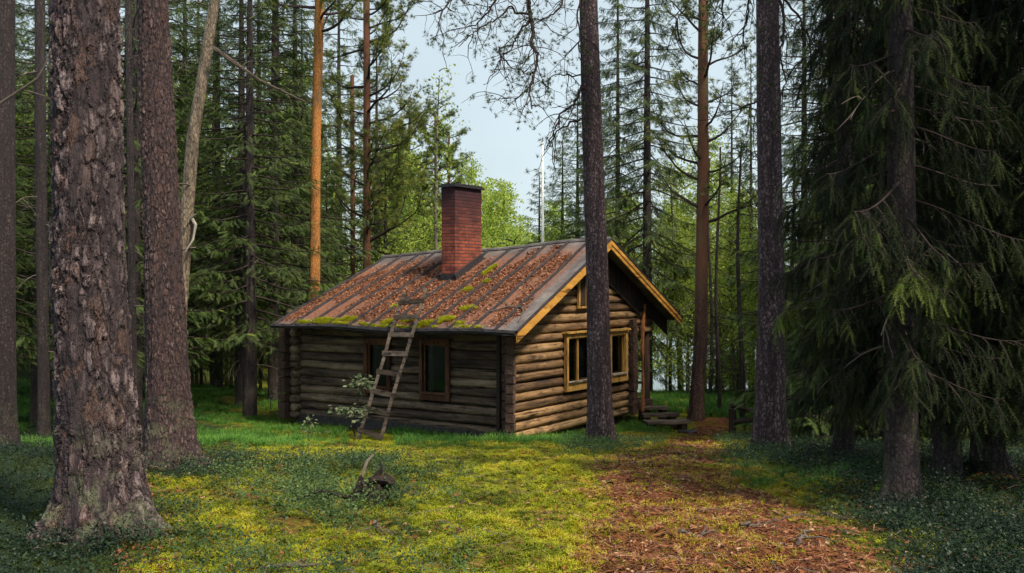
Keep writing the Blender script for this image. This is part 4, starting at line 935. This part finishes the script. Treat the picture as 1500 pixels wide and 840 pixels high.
def hero(label, px, d, H, zb, Rm, nb, seed, rb, lean, ll=1.0, dead=20):
    e = thing_tree('spruce_tree', label, 'spruce tree', px, d, 'drooping spruces at the right edge'); base = onground(px, d)
    child('trunk', trunk_mesh('trunk', M['barkS'], H, radf([(-.3, rb * 1.5), (0, rb * 1.12), (.6, rb), (H * .5, rb * .75), (H, .03)]), lambda z: (lean * z, 0), 32, 90, 5, .12, ((3.3, .12), (-.6, .06))), e)
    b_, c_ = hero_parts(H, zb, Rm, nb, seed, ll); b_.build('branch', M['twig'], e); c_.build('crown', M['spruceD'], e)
    deadtwigs(dead, .8, 3.5, .9, 1.3).build('dead_branch', M['deadtwig'], e); return e
E1 = hero('nearest drooping spruce at the right, its dark trunk rooted on a mossy mound', 1322, 7.3, 7.5, 1.02, .98, 120, 11, .112, -.005, .85, 7)
E2 = hero('drooping spruce with a brown sunlit lower trunk, left of the nearest one', 1236, 10.2, 9, .62, .82, 120, 12, .085, .0, .8, 7)
E3 = copy_tree(E2, 'deeply shaded spruce filling the right edge behind the nearest drooping spruce', 1445, 8.8, 2.1, 1.3, 'drooping spruces at the right edge')
E4 = copy_tree(E2, 'dark spruce cut off by the right edge of the picture', 1560, 7.9, 1.2, 1.25, 'drooping spruces at the right edge')
E6 = copy_tree(E2, 'shaded spruce just right of the nearest drooping spruce, branches low to the ground', 1388, 8.6, 5.1, 1.15, 'drooping spruces at the right edge')
E5 = copy_tree(E2, 'dark spruce in the gap between the two nearest right-hand spruces', 1385, 10.8, 4.0, 1.45, 'drooping spruces at the right edge')
random.seed(21)

# --- prototypes of the forest
def proto(kind, label, px, d, rz, sc, **kw):
    if kind == 's':
        H = kw['H']; e = thing_tree('spruce_tree', label, 'spruce tree', px, d, 'spruces of the forest', rz, sc)
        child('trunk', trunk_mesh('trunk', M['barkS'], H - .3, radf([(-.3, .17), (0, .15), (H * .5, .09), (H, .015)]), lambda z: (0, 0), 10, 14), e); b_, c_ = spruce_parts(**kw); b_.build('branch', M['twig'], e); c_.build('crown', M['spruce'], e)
        if kw.get('zb', 1) > 1.6: deadtwigs(26, .8, kw['zb'] + 1.5, 1.5, .9).build('dead_twigs', M['deadtwig'], e)
    elif kind == 'b':
        H = kw['H']; e = thing_tree('birch_tree', label, 'birch tree', px, d, 'birches of the forest', rz, sc)
        ph = random.random() * 6; child('trunk', trunk_mesh('trunk', M['birch'], H - .2, radf([(-.3, .075), (0, .06), (H * .6, .035), (H, .008)]), lambda z: (.08 * math.sin(z * .5 + ph), .06 * math.cos(z * .4 + ph)), 8, 20), e); b_, c_ = birch_parts(**kw); b_.build('branch', M['twig'], e); c_.build('crown', M['birchleaf'], e)
    elif kind == 'p':
        H = kw['H']; e = thing_tree('pine_tree', label, 'pine tree', px, d, 'pines of the forest', rz, sc)
        child('trunk', trunk_mesh('trunk', M['barkJ'], H, radf([(-.3, .17), (0, .14), (H, .05)]), lambda z: (.03 * math.sin(z), 0), 10, 14), e); b_, c_ = pine_parts(**kw); b_.build('branch', M['twig'], e); c_.build('crown', M['pine'], e)
    return e
GL = 'dense dark spruce in the crowded forest left of the cabin'
S1 = proto('s', 'dark spruce whose low branches reach over the left end of the cabin roof', 366, 21.5, .4, 1.0, H=12, zb=1.5, Rm=1.6, nb=115, per=44, spr=.24)
S2 = proto('s', 'tall narrow spruce right behind the gable ridge, its drooping skirts touching the roof line', 948, 27, 0, 1.0, H=15, zb=1.6, Rm=2.1, nb=150, per=56, spr=.29, droop=.75, hang=1.1)
S3 = proto('s', GL, 120, 24, 0, 1.0, H=13, zb=2.6, Rm=2.3, nb=100, per=38, spr=.27, droop=.5, bright=.06)
S4 = proto('s', 'slender pointed spruce next to the white flagpole', 790, 41, 0, .78, H=12, zb=.6, Rm=1.9, nb=120, per=44, spr=.33, droop=.35, bright=.08)
S5 = proto('s', 'young bright spruce sapling at the far side of the path', 1050, 26, 0, .26, H=9, zb=.4, Rm=2.0, nb=70, per=34, spr=.34, bright=.1)
S6 = proto('s', 'low-skirted black spruce behind the gap between the right-hand spruces', 1400, 17, .4, 1.0, H=11, zb=.4, Rm=2.2, nb=120, per=54, spr=.27, droop=.55)
B1 = proto('b', 'thin bare-stemmed birch rising behind the chimney', 643, 33, 0, 1.3, H=8.2, zb=3.8, Rm=1.5, nb=22, per=60, leaf=.075)
B2 = proto('b', 'pale birch far behind the roof, right of the chimney', 735, 52, 0, 1.25, H=9, zb=1.0, Rm=2.4, nb=60, per=170, leaf=.10, bright=.15)  # far leaves lightened, putting haze into their colour
B3 = proto('b', 'leafy young birch on the lake shore behind the gable', 1000, 34, 0, .75, H=8, zb=2.6, Rm=2.0, nb=52, per=130, leaf=.075, bright=.15)
P1 = proto('p', 'distant pine above the far trees left of the chimney', 600, 46, 0, 1.0, H=13, zb=5, Rm=2.2, nb=34, tuft=.16, per=14, bright=.1)
def clear(px, d):      # keep trees off the cabin and the path
    p = onground(px, d); q_ = p[:2] - np.array([CX, CY]); lx = q_ @ uR[:2]; ly = q_ @ uL[:2]; return not (-2 < lx < 7.6 and -1.6 < ly < 7.2)
rr = random.Random(5)
def fill(pxs, ds, protos, labs, group, s0, s1, jit=26):
    for px in pxs:
        for d in ds:
            x = px + rr.uniform(-jit, jit); dd = d * rr.uniform(.93, 1.07)
            if not clear(x, dd): continue
            i = rr.randrange(len(protos)); s = rr.uniform(s0, s1); copy_tree(protos[i], labs, x, dd, rr.uniform(0, 6.28), s, group, s * rr.uniform(.92, 1.12))
G1 = 'spruces of the forest left of the cabin'
for o_ in (S3,): o_['group'] = G1
fill([-240, -110, -20, 60, 150, 215, 290, 330], [19.5], [S1, S3], GL, G1, .85, 1.05)
fill(range(-260, 430, 85), [25], [S3, S2, S1], GL, G1, .9, 1.2)
fill(range(-200, 600, 105), [38], [S3, S2], 'dark spruce deep in the forest behind the cabin and left of the chimney', 'spruces deep in the forest on the left', .9, 1.15)
fill([500, 560], [36], [S2, S3], 'dark spruce deep in the forest behind the cabin and left of the chimney', 'spruces deep in the forest on the left', .62, .75)
copy_tree(S3, 'spruce directly behind the orange pine trunk', 432, 28.5, 1.0, 1.05, None)
copy_tree(S2, 'full dark spruce just left of the orange pine trunk', 405, 27.5, 2.0, 1.0, None)
fill(range(-220, 430, 110), [31], [S3, S2], GL, G1, .9, 1.2)
fill(range(-220, 560, 48), [44, 52], [B2, B3, B2, S3], 'sunlit green tree glimpsed through gaps in the dark left forest', 'bright trees glimpsed through the left forest', 1.2, 1.6)
# centre: lower and lighter, sky above
fill([585, 625, 665], [44, 56], [B2, S4, P1], 'light green tree seen between the red pine and the chimney', 'light trees left of the chimney', .95, 1.2, 14)
fill([600, 640, 675, 700, 725, 750, 775, 800, 830, 870, 910], [56, 68], [B2, B2, B3], 'hazy light green tree on the shore far behind the roof', 'hazy trees far behind the roof', 1.1, 1.4, 16)
copy_tree(B3, 'bright pointed light-green tree just right of the chimney top', 690, 44, .3, 1.0, None, 1.30)
copy_tree(B2, 'leafy birch between the chimney and the flagpole', 728, 47, 1.3, 1.05, None)
copy_tree(S4, 'spruce just right of the flagpole, taller than the one beside the pole', 824, 37, 2.2, .82, None, .80)
copy_tree(S4, 'spruce top showing left of the pine trunk that stands before the gable', 846, 33, 4.0, .80, None, .84)
copy_tree(S2, 'tall spruce partly hidden by the pine trunk before the gable', 905, 33, 4.0, .85, None, 1.0)
copy_tree(S4, 'dark spruce filling the view just behind the roof ridge, right of the flagpole', 870, 30, 5.0, .85, None, .8)
# right of the gable: saplings, shore birches, lake glinting through
fill([985, 1035, 1080, 1145, 1190], [33, 44], [B3], 'sunlit leafy birch on the lake shore right of the cabin', 'birches on the lake shore', .75, 1.0, 14)
fill([1120, 1175], [26], [S5, B3], 'slim young tree on the bank between the porch and the right-hand pine', 'young trees on the bank', .36, .6, 12)
copy_tree(S4, 'thin tall spruce behind the right-hand pine trunk', 1100, 33, .9, .6, None, .95)
copy_tree(S3, 'ragged tall spruce just right of the lake-side reddish pine', 1072, 36, 2.9, .62, None, .95)
copy_tree(S3, 'high-crowned spruce between the right-hand pine and the drooping spruces', 1178, 25, 2.9, .8, None, .95)
for i, (px, d, s) in enumerate(((1040, 25.5, .5), (1084, 21.8, .8), (1052, 23, .55), (1160, 21, .8), (984, 29, .6))):
    e = thing_tree('young_tree', ['thin dark bare sapling stem on the bank right of the porch', 'slim leafless stem standing by the low rail fence'][px > 1070], 'sapling', px, d, ['bare sapling stems by the porch', 'bare stems by the rail fence'][px > 1070])
    child('trunk', trunk_mesh('trunk', M['barkS'], 6, radf([(-.2, .06 * s + .02), (6, .02)]), lambda z, k_=i: (.05 * math.sin(z + k_), .0), 8, 16), e); deadtwigs(26, .8, 5.5, .9, .8).build('twigs', M['twig'], e)
BU = proto('b', 'low bright leafy bush on the bank just right of the porch steps', 1012, 26, 0, 1.0, H=2.3, zb=.15, Rm=1.3, nb=34, per=120, leaf=.055, bright=.05)
BU['category'] = 'bush'; BU.name = 'leafy_bush'; del BU['group']
nb0 = len(col.objects); fill([1045, 1090, 1150, 1200, 1225], [27, 32], [BU], 'low sunlit leafy bush on the bank above the lake', 'bushes on the lake bank', .6, 1.15, 16)
fill([560, 610, 650, 700, 745, 800, 850], [33, 39], [BU], 'leafy undergrowth bush just behind the cabin roof', 'bushes behind the cabin', 1.3, 2.3, 16)
B4 = proto('b', 'bright bushy young birch between the lake-side reddish pine and the porch', 992, 29, 0, 1.0, H=5.2, zb=1.5, Rm=1.6, nb=60, per=120, leaf=.06, bright=.2)
fill([1065, 1200], [27], [B4], 'bright bushy young birch on the bank right of the reddish lake-side pine', 'bushy young birches on the bank', .8, 1.1, 10)
fill([1000, 1050, 1085, 1105, 1200], [36], [B4], 'bright bushy young birch on the bank right of the reddish lake-side pine', 'bushy young birches on the bank', 1.2, 1.6, 10)
fill([590, 650, 700, 760, 815, 860, 920], [36], [B4], 'bright bushy young birch just behind the roof ridge', 'bushy young birches behind the roof', 1.0, 1.3, 16)
# right: dark wall of spruces
fill([1230, 1300, 1370, 1450, 1530, 1620], [15.5, 20], [S6, S1], 'black-green spruce in the dark wood behind the right-hand drooping spruces', 'spruces of the dark wood at the right', .8, 1.0)
fill(range(1230, 1720, 75), [26, 34], [S6, S3, S2], 'black-green spruce in the dark wood behind the right-hand drooping spruces', 'spruces of the dark wood at the right', .95, 1.2)
# a wood reading as one mass on the near shore far behind
mb = MB(); n = 5200; u_ = RNG.uniform(0, 1, n); px = RNG.uniform(-250, 930, n); d = RNG.uniform(80, 110, n); x = (px - 750) / F * d
hh = 4.5 + 4 * fnoise(px, px * 0 + 2, .02) + 3.5 * ss(560, 300, px); zz_ = gz(x, d) + RNG.random(n) * hh
kp = px < 2000; mb.scatter(SPR[0], SPR[1], np.stack([x, d, zz_], -1), rots(np.stack([RNG.normal(0, 1, n), RNG.normal(0, 1, n), RNG.uniform(-1, .3, n)], -1), RNG.uniform(0, 6, n)), RNG.uniform(.8, 1.8, n), RNG.uniform(.3, 1, n))
tag(mb.build('distant_wood', M['birchleaf']), 'far-off wood in one green mass behind the cabin roof', 'wood', kind='stuff')
# ================================================================ floor growth
def sow(n, y0, y1, p=1.6, spread=.56, pad=1.2):
    """random places in front of the viewer, thinning out with distance"""
    u_ = RNG.random(n); a = 2 - p; y = (y0 ** a + u_ * (y1 ** a - y0 ** a)) ** (1 / a); x = RNG.uniform(-1, 1, n) * (spread * y + pad); return x, y
def in_cabin(x, y, m=0.0):
    qx, qy = x - CX, y - CY; lx = qx * uR[0] + qy * uR[1]; ly = qx * uL[0] + qy * uL[1]; return (lx > .1 - m) & (lx < 5.3 + m) & (ly > -.05 - m) & (ly < 5.75 + m)
def grow(name, mat, TV, TF, x, y, sc, rnd, tilt=.2, dz=0., label=None, cat=None):
    mb = MB(); mb.scatter(TV, TF, np.stack([x, y, gz(x, y) + dz], -1), rotz(RNG.uniform(0, 6.3, len(x)), tilt), sc, rnd); o_ = mb.build(name, M[mat]); tag(o_, label, cat, kind='stuff'); return o_
# templates
def blades(n, h, w, spread, curve):
    V, Fq = [], []
    for i in range(n):
        a = i * 2.4 + random.random(); r_ = spread * random.random(); b = np.array([math.cos(a) * r_, math.sin(a) * r_, 0]); d = np.array([math.cos(a), math.sin(a), 0]); s = np.array([-d[1], d[0], 0]) * w / 2; hh = h * random.uniform(.5, 1.1)
        c_ = curve * random.uniform(.4, 1.2); m_ = b + d * c_ * hh * .25 + [0, 0, hh * .6]; t = b + d * c_ * hh + [0, 0, hh * (1 - .25 * c_)]; j = len(V); V += [b - s, b + s, m_ + s * .8, m_ - s * .8, t]; Fq += [[j, j + 1, j + 2], [j, j + 2, j + 3], [j + 3, j + 2, j + 4]]
    return np.array(V), np.array(Fq)
def shrub(n, h, r_, leaf):
    V, Fq = [], []
    for s in range(5):
        a = s * 1.3 + random.random(); tip = np.array([math.cos(a) * r_, math.sin(a) * r_, h * random.uniform(.7, 1.1)])
        for i in range(n):
            f_ = .25 + .75 * (i + .5) / n; p = tip * f_; p[:2] *= f_; d = np.array([random.gauss(0, 1), random.gauss(0, 1), random.gauss(.25, .5)]); d /= np.linalg.norm(d); sd_ = np.cross(d, [random.gauss(0, .4), random.gauss(0, .4), 1]); sd_ /= np.linalg.norm(sd_); l = leaf * random.uniform(.7, 1.2); j = len(V)
            V += [p, p + d * l * .5 + sd_ * l * .32, p + d * l, p + d * l * .5 - sd_ * l * .32]; Fq.append([j, j + 1, j + 2, j + 3])
    return np.array(V), np.array(Fq)
GR = blades(16, 1, .045, .5, .75); MO = blades(11, 1, .20, .6, 1.1); SH = shrub(9, .12, .11, .017); SH2 = shrub(7, .16, .12, .022)
def lit(x, y): return light_w(x, y), path_w(x, y), proj(x, y, gz(x, y))
# moss
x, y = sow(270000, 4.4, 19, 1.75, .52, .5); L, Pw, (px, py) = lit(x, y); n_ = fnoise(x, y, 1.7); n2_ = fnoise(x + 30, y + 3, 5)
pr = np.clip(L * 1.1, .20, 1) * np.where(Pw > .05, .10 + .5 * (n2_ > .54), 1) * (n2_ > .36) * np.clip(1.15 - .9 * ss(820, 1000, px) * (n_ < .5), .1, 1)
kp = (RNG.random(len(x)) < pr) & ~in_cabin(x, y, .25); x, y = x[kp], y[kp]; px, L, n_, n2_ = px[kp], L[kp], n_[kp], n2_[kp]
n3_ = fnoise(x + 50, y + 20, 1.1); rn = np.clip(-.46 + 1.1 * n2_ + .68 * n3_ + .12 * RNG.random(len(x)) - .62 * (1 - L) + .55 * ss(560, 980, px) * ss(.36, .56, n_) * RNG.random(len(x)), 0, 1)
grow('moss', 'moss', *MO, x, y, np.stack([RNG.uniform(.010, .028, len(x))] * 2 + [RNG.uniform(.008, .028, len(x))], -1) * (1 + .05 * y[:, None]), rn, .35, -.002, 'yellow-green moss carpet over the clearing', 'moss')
# shrubs of bilberry and lingonberry
x, y = sow(36000, 4.4, 22, 1.55, .56, .6); L, Pw, (px, py) = lit(x, y); n_ = fnoise(x + 9, y, .9)
w = np.maximum((1 - L) * 1.0 * (px < 1e4), np.exp(-(((px - 510) / 85) ** 2 + ((py - 715) / 36) ** 2)) * 2.2)
w = np.maximum(w, np.exp(-(((px - 400) / 130) ** 2 + ((py - 695) / 26) ** 2)) * 1.0)
w = np.maximum(w, np.exp(-(((px - 900) / 85) ** 2 + ((py - 652) / 14) ** 2)) * 1.2)
w = np.maximum(w, ((px > 1045) & (py < 720) & (py > 630)) * 1.0) + .16 * ((n_ - .45) > .14) * (px < 700)
w = w * (Pw < -.02) * np.where((px < 260) & (py > 650), .5, 1) * (.18 + 1.0 * (n_ > .40)) * (.08 + .92 * ss(.38, .52, fnoise(x + 2, y + 6, 3.2))) * ~((py < 672) & (px < 820) & (px > 270)) * ~((py < 640) & (px > 940) & (px < 1070))
kp = (RNG.random(len(x)) < w) & ~in_cabin(x, y, .1); x, y, px, L = x[kp], y[kp], px[kp], L[kp]
rn = np.clip(RNG.random(len(x)) * .5 + .22 * L + .55 * (fnoise(x, y + 44, 1.4) - .35) - .20 * (1 - L), 0, 1); h = len(x) // 2; sc = RNG.uniform(.65, 1.25, len(x))  # shrub colour darkened towards the sides, the shade put into it
mb = MB()
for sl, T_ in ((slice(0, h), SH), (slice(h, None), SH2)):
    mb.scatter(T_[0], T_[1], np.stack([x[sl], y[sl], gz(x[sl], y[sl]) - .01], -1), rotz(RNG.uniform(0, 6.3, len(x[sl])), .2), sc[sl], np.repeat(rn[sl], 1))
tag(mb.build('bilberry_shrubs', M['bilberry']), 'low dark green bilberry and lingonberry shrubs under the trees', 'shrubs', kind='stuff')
# grass: lush along the cabin wall, behind the left pines, right of the path
x, y = sow(95000, 8, 30, 1.0, .56, 1.0); L, Pw, (px, py) = lit(x, y); n_ = fnoise(x + 19, y + 4, .8)
lx = (x - CX) * uR[0] + (y - CY) * uR[1]; ly = (x - CX) * uL[0] + (y - CY) * uL[1]
near = 1.6 * np.exp(-((lx + .25) / .5) ** 2) * ((ly > -1.2) & (ly < 7)) + np.exp(-((ly + .3) / .4) ** 2) * ((lx > -.8) & (lx < 4.6))
w = near * 1.2 + .9 * ((px > -40) & (px < 560) & (py < 665)) * (n_ > .36) * ss(520, 330, px - (640 - py)) * ss(668, 645, py + 10 * (n_ - .5)) + .9 * ((px > 1020) & (px < 1320) & (py < 625)) + .9 * ((px > 940) & (py < 606)) + .12 * ((py > 640) & (py < 662) & (px < 900) & (px > 250)) + .5 * ((px > 1050) & (px < 1300) & (py > 672) & (py < 720)) * (n_ > .4)
w *= (Pw < 0.0) * ~((np.abs(px - 540) < 34) & (py > 630)) * (.45 + .8 * (fnoise(x + 70, y, 1.6) > .42))
kp = (RNG.random(len(x)) < w) & ~in_cabin(x, y, .02); x, y, n_, px = x[kp], y[kp], n_[kp], px[kp]; L_ = RNG.uniform(.07, .18, len(x)) * np.where(py[kp] > 655, .5, 1.0) * np.where(px < 500, .75, 1) * (1 + .3 * (n_ > .5))
rn = np.clip(.9 * fnoise(x, y, 2.3) + .5 * RNG.random(len(x)) - .12 - .2 * (px > 1040) * (RNG.random(len(x))), 0, 1)
grow('grass', 'grass', *GR, x, y, L_, rn, .2, -.01, 'lush green grass and horsetail round the cabin foot', 'grass')
# litter: leaves, cone scales, needles on and around the path
x, y = sow(110000, 4.3, 21, 1.6, .42, .4); x = x + 1.2 * (y / 12); L, Pw, (px, py) = lit(x, y); n_ = fnoise(x + 9, y + 17, 1.5)
kp = (RNG.random(len(x)) < np.where(Pw > -.1, 1, .10 + .3 * (n_ > .55) + .3 * (px < 260)) * np.clip(L + .5, 0, 1)) & ~in_cabin(x, y, .2); x, y = x[kp], y[kp]
FL = (np.array([[-.5, -.16, 0], [.1, -.30, .12], [.5, 0, .02], [.0, .28, .10]]), np.array([[0, 1, 2, 3]]))
grow('leaf_litter', 'litter', *FL, x, y, RNG.uniform(.010, .045, len(x)) * (.8 + .03 * y), RNG.random(len(x)) ** 1.3, .35, .014, 'rusty needle and leaf litter scattered on the path and moss', 'litter')
# long fallen pine needles
x, y = sow(90000, 4.3, 16, 1.7, .42, .4); x = x + 1.2 * (y / 12); L, Pw, (px, py) = lit(x, y)
kp = (RNG.random(len(x)) < np.where(Pw > -.15, 1, .22) * np.clip(L + .3, 0, 1)) & ~in_cabin(x, y, .2); x, y = x[kp], y[kp]
ND = (np.array([[-.5, -.025, 0], [.5, -.012, .06], [.5, .012, .06], [-.5, .025, 0]]), np.array([[0, 1, 2, 3]]))
grow('pine_needle_litter', 'litter', *ND, x, y, RNG.uniform(.03, .085, len(x)) * (.8 + .04 * y), np.clip(RNG.random(len(x)) ** 1.1 + .05, 0, 1), .22, .018, 'fallen brown pine needles matted over path and moss', 'needles')
# dead needle twigs in the litter
def sticks(n):
    mb = MB(); x, y = sow(n, 4.5, 14, 1.6, .5, .4); x = x + .5
    for a, b in zip(x, y):
        t = random.uniform(0, 6.3); l = random.uniform(.05, .22); z = gzf(a, b) + .02; mb.tube([(a, b, z), (a + math.cos(t) * l * .5, b + math.sin(t) * l * .5, z + random.uniform(0, .02)), (a + math.cos(t + .3) * l, b + math.sin(t + .3) * l, gzf(a + math.cos(t) * l, b + math.sin(t) * l) + .018)], [.003, .0035, .002], 3)
    return mb
tag(sticks(420).build('twig_litter', M['deadtwig']), 'small dead twigs scattered over the forest floor', 'twigs', kind='stuff')
# saplings against the wall
def sapling(label, px, d, stems, leafn, leaf, mat='rowan'):
    e = thing_tree('sapling', label, 'sapling', px, d, 'leafy saplings by the cabin wall'); base = onground(px, d); sm = MB(); lf = MB(); pos, dr = [], []
    for pts, clusters in stems:
        P = np.array([W(a, b_, d) for a, b_ in pts]) - base; sm.tube(P, np.linspace(.010, .004, len(P)), 5)
    for a, b_, rx, rz_, n in leafn:
        c_ = W(a, b_, d) - base
        for i in range(n): v = np.array([random.gauss(0, rx), random.gauss(0, rx), random.gauss(0, rz_)]); pos.append(c_ + v); dr.append(np.array([v[0] * 2, v[1] * 2 - .1, random.gauss(-.02, .06)]) + RNG.normal(0, .03, 3))
    pos, dr = np.array(pos), np.array(dr); lf.scatter(LEAF_V, LEAF_F, pos, rots(dr, RNG.normal(0, .5, len(pos))), leaf * RNG.uniform(.7, 1.3, len(pos)), RNG.random(len(pos)))
    sm.build('stem', M['twig'], e); lf.build('foliage', M[mat], e)
sapling('two-tiered pale-leaved sapling growing at the left foot of the ladder', 518, 16.8, [([(520, 640), (519, 600), (528, 570)], 0), ([(520, 640), (512, 612), (500, 600)], 0), ([(519, 600), (535, 560)], 0)], [(528, 562, .10, .07, 60), (536, 556, .06, .05, 30), (512, 598, .13, .045, 60), (496, 600, .06, .03, 20), (524, 609, .06, .05, 24)], .085)
sapling('small single-stemmed sapling in front of the left part of the log wall', 452, 17.2, [([(452, 650), (453, 612)], 0)], [(453, 622, .055, .07, 34), (456, 634, .08, .04, 24), (450, 640, .05, .03, 14)], .075)
sapling('leafy shrub at the far left corner of the cabin', 396, 21.0, [([(396, 600), (398, 570)], 0)], [(398, 575, .09, .06, 30)], .06)
